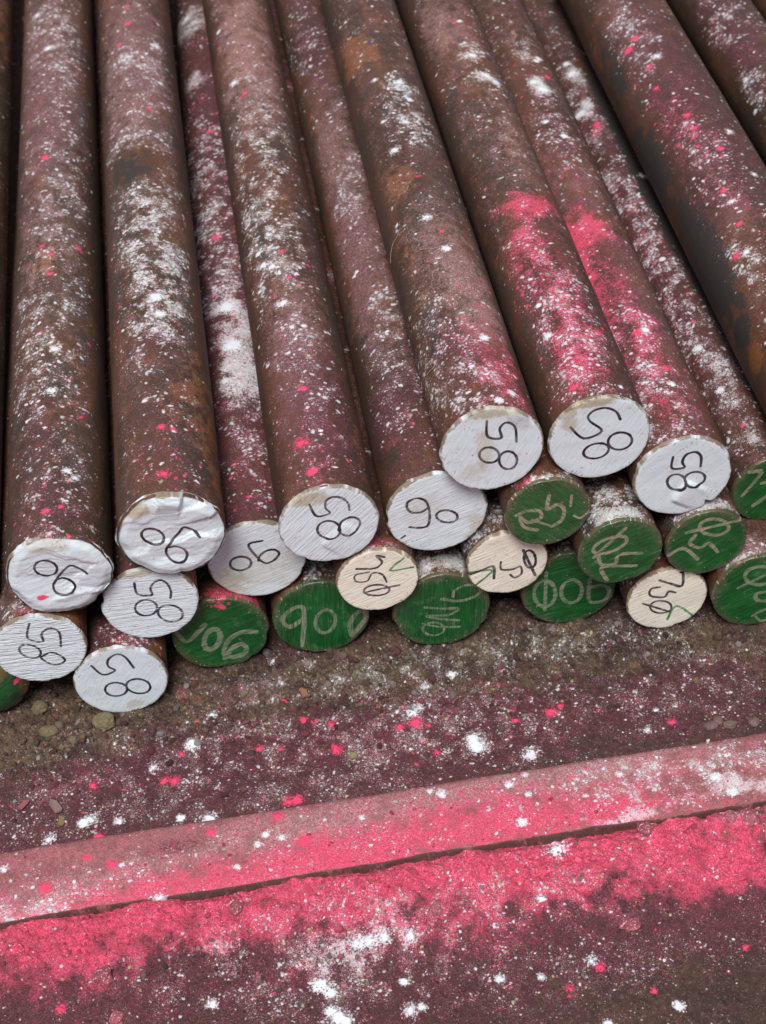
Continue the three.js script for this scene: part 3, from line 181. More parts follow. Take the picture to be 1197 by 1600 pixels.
  const cm2 = su * sv * 1e4;
  for (const [t, dens, q, rmin, rmax] of [[1, 26, PINK, 0.0002, 0.0018], [0, 150, WHITE, 0.00015, o.most ?? 0.0018]]) {
    let most = 0; for (let k = 0; k < F[t].length; k++) most = Math.max(most, F[t][k]); if (most < 0.01) continue;
    for (let n = Math.round(cm2 * dens * most); n > 0; n--) {
      const x = R() * (W - 1), y = R() * (H - 1); if (R() * most > fieldAt(x, y, t)) continue;
      const r = Math.min(rmax, rmin * Math.pow(1 - R(), -1 / (o.steep ?? 2.35)));
      stamp(u0 + x / px, v0 + y / py, r, 1 + R() * (o.flake ?? 0.7), R() * 3.14, tint(t ? (R() < 0.35 ? [170, 44, 78] : q) : (R() < 0.2 ? (o.speck ?? [204, 196, 176]) : q), 0.28), r < 0.0006 ? 0.45 + 0.5 * R() : 0.9, r < 0.0005 ? 0 : 0.7);
    }
  }
  for (const [t, mu, mv, r] of blobs) {
    const q = t ? PINK : WHITE;
    const dense = 0.35 + 0.65 * R(), far = 0.7 + 0.9 * R(), gauss = () => (R() + R() + R() + R() - 2) * 0.87;      // a tossed pinch of powder: a thick heart and a thinning spray of grains
    for (let n = 0; n < 4; n++) stamp(mu + gauss() * r * 0.35, mv + gauss() * r * 0.35, r * (0.25 + 0.4 * dense * R()), 1 + R() * 0.6, R() * 3.14, tint(q, 0.06), 0.8, 1.3);
    for (let n = Math.round((25 + r * 70000) * (0.5 + dense)); n > 0; n--) { const s = 0.00018 + 0.0007 * Math.pow(R(), 4) * Math.min(1, r / 0.004); stamp(mu + gauss() * r * far, mv + gauss() * r * far, s, 1 + 0.6 * R(), R() * 3.14, tint(q, 0.12), 0.75, s < 0.0005 ? 0 : 0.6); }
  }
  return { col, hgt, W, H };
}
function heightTex(p, scale = 1) {
  const W = p.W >> scale, H = p.H >> scale, d = new Uint8Array(W * H * 4), s = 1 << scale;
  for (let y = 0; y < H; y++) for (let x = 0; x < W; x++) { let a = 0; for (let j = 0; j < s; j++) for (let i = 0; i < s; i++) a += p.hgt[(y * s + j) * p.W + x * s + i]; const v = clamp(a / s / s, 0, 1) * 255, k = (y * W + x) * 4; d[k] = d[k + 1] = d[k + 2] = v; d[k + 3] = 255; }
  return tex(d, W, H, false);
}

// ---------------------------------------------------------------- ground
const RAIL = { z0: -0.9065, z1: -0.832, top: 0.006 };
function soilHeight(x, z) {
  const a = fbm(x * 45, z * 45) - 0.5, b = fbm(x * 130 + 9, z * 130) - 0.5, c = vn(x * 420, z * 420) - 0.5;
  if (z < RAIL.z0 + 0.02) {                      // between the bars and the rail; cloddier under the bar ends
    const k = 1 - sm(-1.03, -0.97, z + 0.03 * a);
    const edge = 0.003 * sm(-0.96, -0.91, z) ;
    return -0.002 + edge + a * (0.004 + 0.006 * k) + b * (0.0028 + 0.006 * k) + c * (0.0013 + 0.0014 * k);
  }
  const m = 1 - sm(0, 0.11 + 0.05 * (vn(x * 9, 3) - 0.5), z - RAIL.z1);      // the loose ridge of soil along the rail's face
  const lump = Math.pow(fbm(x * 60 + 3, z * 60 + 8), 1.4);
  const lip = 0.0035 * (1 - sm(0.001, 0.007, z - RAIL.z1)) * sm(0.25, 0.6, vn(x * 30, 7));   // soil shrunk away from the rail's face
  return -0.012 - lip + m * (0.0075 + 0.008 * lump + 0.006 * (fbm(x * 22, z * 30) - 0.35)) + a * (0.003 + 0.004 * m) + b * (0.0025 + 0.0035 * m) + c * (0.0008 + 0.0006 * m);
}
const GX = [-0.36, 0.5], GZ = [-1.17, -0.59];
const soilPaint = paint({
  W: 2048, H: 1400, u0: GX[0], v0: GZ[0], su: GX[1] - GX[0], sv: GZ[1] - GZ[0], zones: GROUND_ZONES, blobs: GROUND_BLOBS.map(b => b[0] ? [1, b[1], b[2], b[3] * 0.8] : b), seed: 5, rust: [120, 84, 52], scale: [60, 50, 44], steep: 2.9, most: 0.0013, flake: 0.35, soft: 1, grit: 0.32, speck: [186, 184, 128], grain: [0.3, 0.22, 0.18, 0.3],
  fill: (x, z) => [0.12, 0.08, 0, z > -0.84 ? 0 : z > -1.0 ? 0.14 : 0.04, z > -1.0 ? 0.55 : 0.35, 0.1, 0, 0, 0],
  base: (x, z, c, nf, nm, nl, rn) => {
    const a = fbm(x * 30, z * 30), b = fbm(x * 260, z * 260), g = 0.62 + 0.5 * b + 0.28 * (rn - 0.5);
    const w = sm(0.4, 0.65, a), olive = sm(0.35, 0.6, a + (z < -1.0 ? 0.03 : -0.25));
    c[0] = (74 + 10 * w + 14 * olive) * g; c[1] = (53 + 7 * w + 18 * olive) * g; c[2] = (47 + 4 * w + 11 * olive) * g;
    if (nm > 0.8 && nf > 0.5) { c[0] += 26; c[1] += 23; c[2] += 18; }
    return 0.18 + 0.3 * b + 0.18 * nf + 0.06 * rn;
  },
});
const soilMat = new THREE.MeshStandardMaterial({ map: tex(soilPaint.col, soilPaint.W, soilPaint.H, true), bumpMap: heightTex(soilPaint, 1), bumpScale: 0.0034, roughness: 0.96 });
{
  const axis = (lo, a, b, hi, step) => { const v = []; for (let k = 14; k >= 1; k--) v.push(a - (a - lo) * Math.pow(k / 14, 3)); for (let t = a; t <= b + 1e-6; t += step) v.push(t); for (let k = 1; k <= 14; k++) v.push(b + (hi - b) * Math.pow(k / 14, 3)); return v; };
  const xs = axis(-40, -0.34, 0.48, 40, 0.0016), zs = axis(-40, -1.16, -0.6, 40, 0.0016);
  const g = grid(xs.length, zs.length, (i, j) => { const x = xs[i], z = zs[j], inRail = z > RAIL.z0 + 0.004 && z < RAIL.z1 - 0.002; return [x, inRail ? -0.03 : (Math.abs(x) > 3 || z < -4 || z > 3 ? -0.006 : soilHeight(x, z)), z, (x - GX[0]) / (GX[1] - GX[0]), (z - GZ[0]) / (GZ[1] - GZ[0])]; });
  g.index.array.forEach((v, k, a) => { if (k % 3 === 1) { const t = a[k]; a[k] = a[k + 1]; a[k + 1] = t; } }); g.computeVertexNormals();
  tag(mesh('ground', g, soilMat, scene), 'brown soil dusted with pink and white powder', 'ground', null, 'structure');
}
function soilColor(x, z, out) {
  const i = clamp(Math.round((x - GX[0]) / (GX[1] - GX[0]) * 2047), 0, 2047), j = clamp(Math.round((z - GZ[0]) / (GZ[1] - GZ[0]) * 1399), 0, 1399), k = (j * 2048 + i) * 4, c = soilPaint.col;
  return out.setRGB(c[k] / 255, c[k + 1] / 255, c[k + 2] / 255, THREE.SRGBColorSpace);
}

// ---------------------------------------------------------------- the sunken flat steel rail
{
  const x0 = -0.36, su = 0.86, p = paint({
    W: 2048, H: 256, u0: x0, v0: RAIL.z0 - 0.006, su, sv: 0.1, zones: RAIL_ZONES, blobs: RAIL_BLOBS, seed: 9, rust: [116, 78, 62], scale: [88, 60, 55], steep: 2.6,
    fill: (x, z) => z > RAIL.z1 + 0.0004 ? [0, 0, 0, 0, 0, 0, 0.2, 0.9, 1.2] : [0.07, 0.14, 0, 0.42 + 0.12 * sm(-0.88, -0.85, z + 0.01 * vn(x * 40, 2)), 0.2, 0.55, 0, 0, 0], grain: [0.26, 0.26, 0.18, 0.3], flake: 0.4, most: 0.0015, grit: 0.2,
    base: (x, z, c, nf, nm, nl, rn) => { const a = fbm(x * 40, z * 90), g = 0.8 + 0.22 * nf + 0.2 * rn; c[0] = (128 + 26 * a) * g; c[1] = (76 + 18 * a) * g; c[2] = (80 + 16 * a) * g; return 0.3 + 0.12 * nf + 0.1 * nm; },
  });
  const prof = [[RAIL.z0 + 0.002, -0.03], [RAIL.z0, -0.004], [RAIL.z0 + 0.0006, 0.0012], [RAIL.z0 + 0.0025, 0.0038], [RAIL.z0 + 0.006, 0.0054]];
  for (let k = 0; k <= 10; k++) prof.push([RAIL.z0 + 0.011 + k * (RAIL.z1 - RAIL.z0 - 0.0135) / 10, 0.006]);
  prof.push([RAIL.z1 - 0.001, 0.0054], [RAIL.z1 - 0.0002, 0.0044], [RAIL.z1, 0.003], [RAIL.z1 + 0.0003, -0.001], [RAIL.z1 - 0.0002, -0.006], [RAIL.z1 - 0.0005, -0.03]);
  const L = []; for (let x = -1.6; x < -0.36; x += 0.05) L.push(x); for (let x = -0.36; x < 0.5; x += 0.003) L.push(x); for (let x = 0.5; x <= 1.9; x += 0.05) L.push(x);
  const g = grid(L.length, prof.length, (i, j) => {
    const x = L[i], [z, y] = prof[j], e = (vn(x * 160, j * 0.35) - 0.5) * 0.0009 + (vn(x * 22, 4) - 0.5) * 0.0012, front = j > 14 ? 1 : 0;
    return [x, y + (vn(x * 14, z * 60) - 0.5) * 0.0016, z + (front ? e * 1.6 : e * 0.7), (x - x0) / su, (z - RAIL.z0 + 0.006 + (front && y < 0.0045 ? 0.0035 + 0.012 * (0.0045 - y) / 0.03 : 0)) / 0.1];
  });
  g.index.array.forEach((v, k, a) => { if (k % 3 === 1) { const t = a[k]; a[k] = a[k + 1]; a[k + 1] = t; } }); g.computeVertexNormals();
  tag(mesh('steel_rail', g, new THREE.MeshStandardMaterial({ map: tex(p.col, p.W, p.H, true), bumpMap: heightTex(p, 0), bumpScale: 0.0012, roughness: 0.9 }), scene), 'flat rusty steel rail sunk in the soil, coated with pink powder', 'rail');
}

// ---------------------------------------------------------------- the round steel bars
function paintBar(k, b, len, W, H, seed) {
  const su = 2 * Math.PI * b.r, so = seed * 13.7, warm = (seed * 0.37) % 1;
  return paint({
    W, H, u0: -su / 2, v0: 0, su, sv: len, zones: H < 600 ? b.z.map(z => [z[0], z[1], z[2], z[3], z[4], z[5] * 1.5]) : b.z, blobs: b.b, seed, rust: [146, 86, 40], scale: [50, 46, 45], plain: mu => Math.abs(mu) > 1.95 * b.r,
    fill: (mu) => { const a = Math.abs(mu / b.r) * 57.3, t = a < 46 ? 1 : a < 68 ? (68 - a) / 22 : 0; return [0.09 * t, 0.06 * t, 0, 0.06 * t, 0.34 * t, 0.58 * t, 0.04, 0.06, 0]; },
    base: (mu, mv, c, nf, nm, nl, rn) => {
      const a = fbm(mu * 34 + so, mv * 9 + so), d = fbm(mu * 120 + so, mv * 60), e = fbm(mu * 55, mv * 16 + so), g = 0.8 + 0.24 * nf + 0.18 * rn;
      const w = sm(0.38, 0.62, a), s = sm(0.52, 0.68, e), o = sm(0.62, 0.8, d) * 0.25;
      let r = 62 + 20 * w + 8 * warm, gg = 42 + 11 * w, bb = 30 + 7 * w;
      r += (54 - r) * s * 0.45; gg += (49 - gg) * s * 0.45; bb += (46 - bb) * s * 0.45;
      r += (142 - r) * o; gg += (86 - gg) * o; bb += (44 - bb) * o;
      c[0] = r * g; c[1] = gg * g; c[2] = bb * g; return 0.3 + 0.2 * nm + 0.15 * nf + 0.1 * d;
    },
  });
}
const CAPS = { white: { c: [220, 230, 238], rough: 0.5 }, green: { c: [15, 92, 40], rough: 0.34 }, cream: { c: [236, 228, 214], rough: 0.7 }, bare: { c: [96, 70, 50], rough: 0.8 } };
const INK = { k: [36, 31, 36], t: [158, 148, 134], s: [186, 158, 148], g: [34, 122, 48] };
function catmull(a) {
  const n = a.length / 2; if (n < 3) return a; const o = [], P = (i, d) => a[clamp(i, 0, n - 1) * 2 + d];
  for (let i = 0; i < n - 1; i++) for (let s = 0; s < 5; s++) { const t = s / 5; for (let d = 0; d < 2; d++) { const p0 = P(i - 1, d), p1 = P(i, d), p2 = P(i + 1, d), p3 = P(i + 2, d); o.push(0.5 * (2 * p1 + (p2 - p0) * t + (2 * p0 - 5 * p1 + 4 * p2 - p3) * t * t + (3 * p1 - p0 - 3 * p2 + p3) * t * t * t)); } }
  o.push(P(n - 1, 0), P(n - 1, 1)); return o;
}
function paintCap(k, b, kind, opt, seed) {
  const N = 448, E = 1.06, R = rng(seed * 31 + 7), col = new Uint8Array(N * N * 4), hgt = new Float32Array(N * N), base = CAPS[kind].c, so = seed * 7.3;
  const ca = Math.cos(opt.cut), sa = Math.sin(opt.cut), ink = new Float32Array(N * N), which = new Uint8Array(N * N);
  const keys = Object.keys(INK);
  for (const s of b.s) {
    const q = catmull(s.slice(2)), w = s[1] * (s[0] === 'k' || s[0] === 'g' ? 0.76 : 0.7);
    for (let i = 0; i + 3 < q.length; i += 2) {
      const ax = q[i], ay = q[i + 1], bx = q[i + 2], by = q[i + 3], dx = bx - ax, dy = by - ay, L2 = dx * dx + dy * dy + 1e-9, ww = w * (0.8 + 0.4 * vn(i * 0.21 + so, ax * 3));
      const X = v => (v / E * 0.5 + 0.5) * N, m = (ww + 0.02) / E * 0.5 * N;
      for (let y = Math.max(0, Math.floor(X(Math.min(ay, by)) - m)); y <= Math.min(N - 1, X(Math.max(ay, by)) + m); y++) for (let x = Math.max(0, Math.floor(X(Math.min(ax, bx)) - m)); x <= Math.min(N - 1, X(Math.max(ax, bx)) + m); x++) {
        const u = ((x + 0.5) / N * 2 - 1) * E, v = ((y + 0.5) / N * 2 - 1) * E, t = clamp(((u - ax) * dx + (v - ay) * dy) / L2, 0, 1), d = Math.hypot(u - ax - dx * t, v - ay - dy * t);
        const a = 1 - sm(ww - 0.006, ww + 0.006, d), kk = y * N + x; if (a > ink[kk]) { ink[kk] = a; which[kk] = keys.indexOf(s[0]); }
      }
    }
  }
  const specks = [];
  for (let n = opt.pink ?? 10; n > 0; n--) specks.push([R() * 2 - 1, R() * 2 - 1, 0.006 + 0.02 * R() * R(), R() < 0.7 ? 1 : 2]);
  for (const q of opt.blots || []) for (let n = 26; n > 0; n--) specks.push([q[0] + (R() + R() - 1) * q[2], q[1] + (R() + R() - 1) * q[2] * 0.6, 0.012 + 0.05 * R() * R(), 1]);
  for (let n = 40; n > 0; n--) specks.push([R() * 2 - 1, R() * 2 - 1, 0.004 + 0.012 * R() * R(), 3]);
  if (kind !== 'white') for (let n = 60; n > 0; n--) { const a = R() * 6.28, d = 1 - 0.25 * R() * R(); specks.push([Math.cos(a) * d, Math.sin(a) * d, 0.005 + 0.014 * R() * R(), 4]); }
  for (let y = 0; y < N; y++) for (let x = 0; x < N; x++) {
    const u = ((x + 0.5) / N * 2 - 1) * E, v = ((y + 0.5) / N * 2 - 1) * E, p = u * ca + v * sa, q = -u * sa + v * ca, rho = Math.hypot(u, v), kk = y * N + x;
    const saw = vn(p * 3 + so, q * 55 + so), saw2 = vn(p * 9 + so, q * 120), lo = fbm(u * 3 + so, v * 3 + so), hi = fbm(u * 22 + so, v * 22), rn = R();
    let c0 = base[0], c1 = base[1], c2 = base[2], g = 1;
    if (kind === 'green') {
      g = 0.62 + 0.34 * saw + 0.16 * saw2 + 0.3 * (lo - 0.3); c0 *= g; c1 *= g; c2 *= g;
      const worn = sm(0.62, 0.8, 0.45 * saw2 + 0.35 * hi + 0.2 * lo + 0.3 * sm(0.7, 1, rho) + 0.1 * (lo - 0.5) - 0.035 + (opt.worn || 0)); c0 += (92 - c0) * worn * 0.8; c1 += (84 - c1) * worn * 0.8; c2 += (66 - c2) * worn * 0.8;
      for (const st of opt.stain || []) { const d = Math.hypot((u - st[0]) / st[2], (v - st[1]) / st[3]) + 0.9 * (fbm(u * 7 + so, v * 7) - 0.5) + 0.6 * (hi - 0.5), w = (1 - sm(0.6, 1.05, d)) * st[4]; c0 += (112 - c0) * w; c1 += (84 - c1) * w; c2 += (56 - c2) * w; }
      const pale = (0.5 * sm(0.8, 0.9, vn(p * 2.2 + so, q * 80 + 5)) + 0.35 * sm(0.66, 0.78, fbm(u * 6 + so + 20, v * 6))) * (0.4 + 0.8 * lo); c0 += (128 - c0) * pale; c1 += (134 - c1) * pale; c2 += (112 - c2) * pale;
    } else if (kind === 'bare') { g = 0.75 + 0.5 * hi; c0 *= g; c1 *= g; c2 *= g; } else {
      g = 0.955 + 0.05 * saw + 0.03 * saw2 * (opt.saw || 0.4); c0 *= g; c1 *= g; c2 *= g;
      const crack = sm(0.80, 0.9, saw2 * 0.6 + hi * 0.4) * (opt.saw || 0.4); c0 -= 34 * crack; c1 -= 36 * crack; c2 -= 38 * crack;
      for (const st of opt.stain || []) { const d = Math.hypot((u - st[0]) / st[2], (v - st[1]) / st[3]) + 0.9 * (fbm(u * 7 + so, v * 7) - 0.5) + 0.5 * (hi - 0.5); const w = (1 - sm(0.5, 1.05, d)) * st[4] * 0.75 * (0.6 + 0.6 * hi); c0 += (166 - c0) * w; c1 += (146 - c1) * w; c2 += (112 - c2) * w; }
      const grime = sm(0.62, 0.8, fbm(u * 5 + so + 40, v * 5) * 0.7 + hi * 0.3) * 0.3; c0 += (182 - c0) * grime; c1 += (174 - c1) * grime; c2 += (160 - c2) * grime;
      const scuff = sm(0.74, 0.84, 0.6 * vn(p * 5 + so + 3, q * 34) + 0.4 * hi) * (0.25 + 0.5 * sm(0.6, 1, rho)); c0 += (140 - c0) * scuff; c1 += (126 - c1) * scuff; c2 += (108 - c2) * scuff;
    }
    const rim = sm(opt.rim ?? 0.955, (opt.rim ?? 0.955) + 0.035, rho + 0.05 * (fbm(u * 9 + so, v * 9) - 0.5) + 0.03 * (hi - 0.5)) * sm(0.25, 0.55, fbm(u * 4 + so + 9, v * 4 + 3) + (opt.rimAdd || 0));
    c0 += (104 - c0) * rim * 0.75; c1 += (82 - c1) * rim * 0.75; c2 += (58 - c2) * rim * 0.75;
    let a = ink[kk]; if (a > 0) { const key = keys[which[kk]], dry = key === 'k' || key === 'g' ? 0.62 + 0.5 * vn(u * 6 + so, v * 6) - 0.5 * sm(0.62, 0.85, saw2) * (opt.saw || 0.4) : 0.55 + 0.5 * saw - 0.5 * sm(0.5, 0.8, saw2), i = INK[key]; a = clamp(a * dry, 0, 1); c0 += (i[0] - c0) * a; c1 += (i[1] - c1) * a; c2 += (i[2] - c2) * a; }
    col[kk * 4] = clamp(c0, 0, 255); col[kk * 4 + 1] = clamp(c1, 0, 255); col[kk * 4 + 2] = clamp(c2, 0, 255); col[kk * 4 + 3] = 255;
    hgt[kk] = clamp(0.25 + 0.3 * saw * (opt.saw || 0.4) + 0.2 * saw2 * (opt.saw || 0.4) + 0.25 * lo + 0.12 * hi + 0.02 * rn, 0, 1);
  }
  for (const [su, sv, r, t] of specks) {
    const q = t === 1 ? PINK : t === 2 ? [236, 130, 150] : t === 4 ? [206, 200, 194] : [120, 104, 90], al = t === 3 ? 0.4 : 0.8, m = r / E * 0.5 * N * 1.6, X = (su / E * 0.5 + 0.5) * N, Y = (sv / E * 0.5 + 0.5) * N, s1 = R() * 90;
    for (let y = Math.max(0, Math.floor(Y - m)); y <= Math.min(N - 1, Y + m); y++) for (let x = Math.max(0, Math.floor(X - m)); x <= Math.min(N - 1, X + m); x++) {
      const d = Math.hypot(x - X, y - Y) / (m / 1.6) + 0.9 * (vn(s1 + x * 0.25, s1 + y * 0.25) - 0.5), w = al * (1 - sm(0.75, 1.1, d)), kk = (y * N + x) * 4; if (w > 0) for (let i = 0; i < 3; i++) col[kk + i] += (q[i] - col[kk + i]) * w;
    }
  }
  return { col, hgt, W: N, H: N };
}
function rimShape(opt, so) {                     // outline of a sawn or torn end, as a factor of the radius
  const a = opt.torn ? 0.13 : 0.022;
  return phi => { const x = Math.cos(phi) * 1.6, y = Math.sin(phi) * 1.6; let f = 1 + a * (fbm(x * (opt.torn ? 1.3 : 1.6) + so, y * (opt.torn ? 1.3 : 1.6) + so) - 0.52) + 0.014 * (vn(x * 7 + so, y * 7) - 0.5) - 0.05 * Math.pow(vn(x * 3.2 + so + 9, y * 3.2 + 4), 5); for (const c of opt.chips || []) { let d = phi - c[0]; d = Math.atan2(Math.sin(d), Math.cos(d)) / c[1]; f -= c[2] * Math.max(0, 1 - d * d); } return f; };
}
const shared = { cap: {} };
function buildBar(k, label, kind, opt) {
  const b = BARS[k], [x, y, z, sx, sy] = b.p, r = b.r, seed = k.charCodeAt(0), so = seed * 3.3, big = !!opt.long;
  const d = new THREE.Vector3(sx, sy, -1).normalize(), e1 = new THREE.Vector3().crossVectors(d, new THREE.Vector3(0, 1, 0)).normalize(), e2 = new THREE.Vector3().crossVectors(e1, d);
  const G = new THREE.Group(); G.name = numbered('steel_bar'); scene.add(G);
  G.quaternion.setFromRotationMatrix(new THREE.Matrix4().makeBasis(e1, e2, d.clone().negate()));
  G.position.set(x, y, z).addScaledVector(e2, -r);
  tag(G, label, 'steel bar', 'stacked round steel bars');
  const rim = rimShape(opt, so), texLen = big ? 1.15 : 0.22, len = 2.9;
  let bm = opt.hidden && shared.bar;
  if (!bm) {
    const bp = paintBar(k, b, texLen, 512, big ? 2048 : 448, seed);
    const bump = big ? heightTex(bp, 1) : (shared.bump ??= heightTex(bp, 1));
    bm = new THREE.MeshStandardMaterial({ map: tex(bp.col, bp.W, bp.H, true), bumpMap: bump, bumpScale: 0.0009, roughness: 0.68 });
    if (opt.hidden) shared.bar = bm;
  }
  // body
  const S = [0.0006, 0.0016, 0.003, 0.006, 0.01, 0.016, 0.024]; for (let s = 0.034; s < 1.2; s += 0.014) S.push(s); for (let s = 1.25; s <= len + 1e-6; s += 0.15) S.push(s);
  const nu = 81, cham = opt.dome ? 0 : 0.0011;
  const body = grid(nu, S.length, (i, j) => {
    const t = (i % (nu - 1)) / (nu - 1), th = (t - 0.5) * 2 * Math.PI, s = S[j], phi = Math.PI / 2 - th;
    let rr = r * (1 + (rim(phi) - 1) * Math.exp(-s / (opt.torn ? 0.011 : 0.006))) + (fbm(Math.cos(th) * 2 + so, s * 14 + Math.sin(th) * 2) - 0.5) * 0.0012;
    if (j < 2) rr -= cham * (j ? 0.3 : 1);
    return [Math.sin(th) * rr, r + Math.cos(th) * rr, -s - (opt.dome || 0) * (j < 7 ? 1 : 0), i / (nu - 1), s / texLen];
  }, true);
  const back = new THREE.CircleGeometry(r, 40); back.rotateY(Math.PI); back.translate(0, r, -(S[S.length - 1]) + 0.0005);
  const bg = mergeGeometries([body.toNonIndexed(), back.toNonIndexed()]);
  mesh('bar_body', bg, bm, G);
  // painted end
  let cm = kind === 'bare' && shared.bare;
  if (!cm) {
    const cp = paintCap(k, b, kind, opt, seed), way = (opt.torn ? 't' : '') + Math.round(((opt.cut % Math.PI) + Math.PI) % Math.PI * 2) + ((opt.saw || 0.4) > 0.6);
    cm = new THREE.MeshPhysicalMaterial({ map: tex(cp.col, cp.W, cp.H, true), bumpMap: (shared.cap[way] ??= heightTex(cp, 1)), bumpScale: opt.bump ?? 0.0011, roughness: opt.rough ?? CAPS[kind].rough, clearcoat: kind === 'green' ? 0.5 : kind === 'white' ? 0.15 : 0, clearcoatRoughness: 0.25 });
    if (kind === 'bare') shared.bare = cm;
  }
  const facets = []; { const Q = rng(seed + 5); for (let i = 0; i < 11; i++) facets.push([Q() * 2 - 1, Q() * 2 - 1, (Q() - 0.5) * 0.004, (Q() - 0.5) * 0.012, (Q() - 0.5) * 0.02]); }
  const nr = opt.torn ? 56 : 16, relief = (u, v, rho) => {
    let h = 0;
    if (opt.torn) {
      const wx = fbm(u * 2.2 + so, v * 2.2) - 0.5, wy = fbm(u * 2.2 + so + 40, v * 2.2) - 0.5, uu = (u + 0.5 * wx) * 0.75, vv = (v + 0.35 * wy) * 1.5;
      let d1 = 9, d2 = 9, f1 = null, f2 = null;
      for (const f of facets) { const d = Math.hypot(uu - f[0], vv - f[1] * 1.4); if (d < d1) { d2 = d1; f2 = f1; d1 = d; f1 = f; } else if (d < d2) { d2 = d; f2 = f; } }
      const at = f => f[2] + f[3] * (u - f[0]) * 0.6 + f[4] * (v - f[1]) * 0.5, k = 0.5 - 0.5 * sm(0, 0.14, d2 - d1), hf = at(f1) * (1 - k) + at(f2) * k;
      h += opt.torn * (clamp(hf, -0.005, 0.005) + 0.0011 * (fbm(u * 1.2 + so, v * 6 + wx * 3) - 0.5) + 0.0003 * (vn(u * 3 + so, v * 22 + wx * 6) - 0.5)) - 0.003 * sm(0.8, 1, rho);
    } else h += 0.0012 * (fbm(u * 2 + so, v * 2 + so) - 0.5);
    for (const f of opt.flaps || []) { const du = (u - f[0]) * Math.cos(f[4]) + (v - f[1]) * Math.sin(f[4]), dv = -(u - f[0]) * Math.sin(f[4]) + (v - f[1]) * Math.cos(f[4]); if (Math.abs(dv) < f[3] * 1.6) h += f[5] * sm(-f[2], f[2] * 0.8, du) * (1 - sm(f[2] * 0.8, f[2], du)) * (1 - sm(f[3] * 0.85, f[3], Math.abs(dv))); }
    if (opt.dome) h -= opt.dome * rho * rho * rho;
    return h;
  };
  const na = opt.torn ? 141 : 81, cg = grid(na, nr + 3, (i, j) => {
    const a = (i % (na - 1)) / (na - 1) * 2 * Math.PI, f = rim(a); let rho, zz, over = 0;
    if (j <= nr) { rho = Math.max(0.0008, j / nr) * 0.975; zz = relief(Math.cos(a) * rho, Math.sin(a) * rho, rho); }
    else if (j === nr + 1) { rho = 0.996; zz = relief(Math.cos(a) * 0.99, Math.sin(a) * 0.99, 0.99) - 0.0007; }
    else { rho = 1; over = 0.0006; zz = -0.0022 - 0.0022 * vn(Math.cos(a) * 9 + so, Math.sin(a) * 9) + (opt.dome ? -opt.dome : 0); }
    const rr = (r + over) * rho * f, u = Math.cos(a) * rho * f, v = Math.sin(a) * rho * f;
    return [Math.cos(a) * rr, r + Math.sin(a) * rr, zz, 0.5 + u / 1.06 / 2, 0.5 + v / 1.06 / 2];
  }, true);
  cg.index.array.forEach((v, q, a) => { if (q % 3 === 1) { const t = a[q]; a[q] = a[q + 1]; a[q + 1] = t; } }); cg.computeVertexNormals();
  mesh(kind === 'bare' ? 'sawn_end' : 'painted_end', cg, cm, G);
  return G;
}
const T = 0.9;
buildBar('A', 'rusty bar with torn lumpy white end marked 06 and a ragged lower lip', 'white', { blots: [[-0.4, -0.45, 0.1]], long: 1, cut: 0.1, torn: 1, saw: 0.3, bump: 0.0008, rough: 0.36, stain: [[-0.1, 0.8, 0.5, 0.2, 0.4]], chips: [[-0.75, 0.3, 0.06]] });
buildBar('B', 'rusty bar with torn white end marked 06, a folded metal flap at its top', 'white', { long: 1, cut: 0.05, torn: 1, saw: 0.3, bump: 0.0008, rough: 0.36, stain: [[-0.55, 0.7, 0.4, 0.2, 0.9]], flaps: [[0.03, 0.72, 0.34, 0.24, 1.3, 0.006], [0.4, 0.45, 0.5, 0.18, 0.2, 0.003]] });
buildBar('K', 'powder caked bar with flat white end marked 06, lower than its two neighbours', 'white', { long: 1, cut: 0.35, saw: 0.7, stain: [[-0.7, -0.5, 0.5, 0.4, 0.6], [0.2, -0.2, 0.9, 0.7, 0.25]], rough: 0.6 });
buildBar('C', 'rusty bar with white end marked 85, two bright pink blots just behind it', 'white', { long: 1, cut: 0.75, saw: 0.9, stain: [[-0.4, 0.75, 0.5, 0.2, 0.8]], flaps: [[0.35, -0.55, 0.5, 0.4, 2.3, 0.0016]] });
buildBar('L', 'rusty bar with flat white end marked 90, resting above two cream ends', 'white', { long: 1, cut: 0.6, saw: 1, stain: [[-0.3, 0.1, 0.6, 0.5, 0.2], [0.8, -0.5, 0.3, 0.5, 0.5]], rough: 0.6 });
buildBar('D', 'topmost rusty bar with yellow stained white end marked 85 above the 90 end', 'white', { long: 1, cut: 1.1, saw: 0.4, stain: [[-0.15, 0.1, 0.2, 0.6, 0.4], [-0.4, -0.5, 0.35, 0.25, 0.35], [0.1, 0.9, 0.7, 0.15, 0.8]], flaps: [[0.55, 0.65, 0.3, 0.18, 1.9, 0.003]] });
buildBar('E', 'pink dusted bar with glossy white end marked 85, brown drips along its top rim', 'white', { long: 1, cut: 0.9, saw: 0.3, rough: 0.24, stain: [[-0.25, 0.9, 0.6, 0.16, 1], [-0.6, 0.6, 0.2, 0.4, 0.7]] });
buildBar('F', 'pink dusted bar with white end marked 85, its lower rim chipped and notched', 'white', { long: 1, cut: 0.7, saw: 0.2, rough: 0.4, chips: [[-0.95, 0.09, 0.13], [-1.25, 0.2, 0.03]], flaps: [[0.3, -0.6, 0.5, 0.3, 2.5, 0.003]] });
buildBar('M', 'bar with brushed white end marked 85 tucked right below the torn flap end', 'white', { cut: -0.05, saw: 1.3, stain: [[-0.2, 0.9, 0.5, 0.15, 0.7]] });
buildBar('N', 'bar with deeply grooved white end marked 85 lying on a rounded green end', 'white', { cut: -0.03, saw: 1.6, bump: 0.0016 });
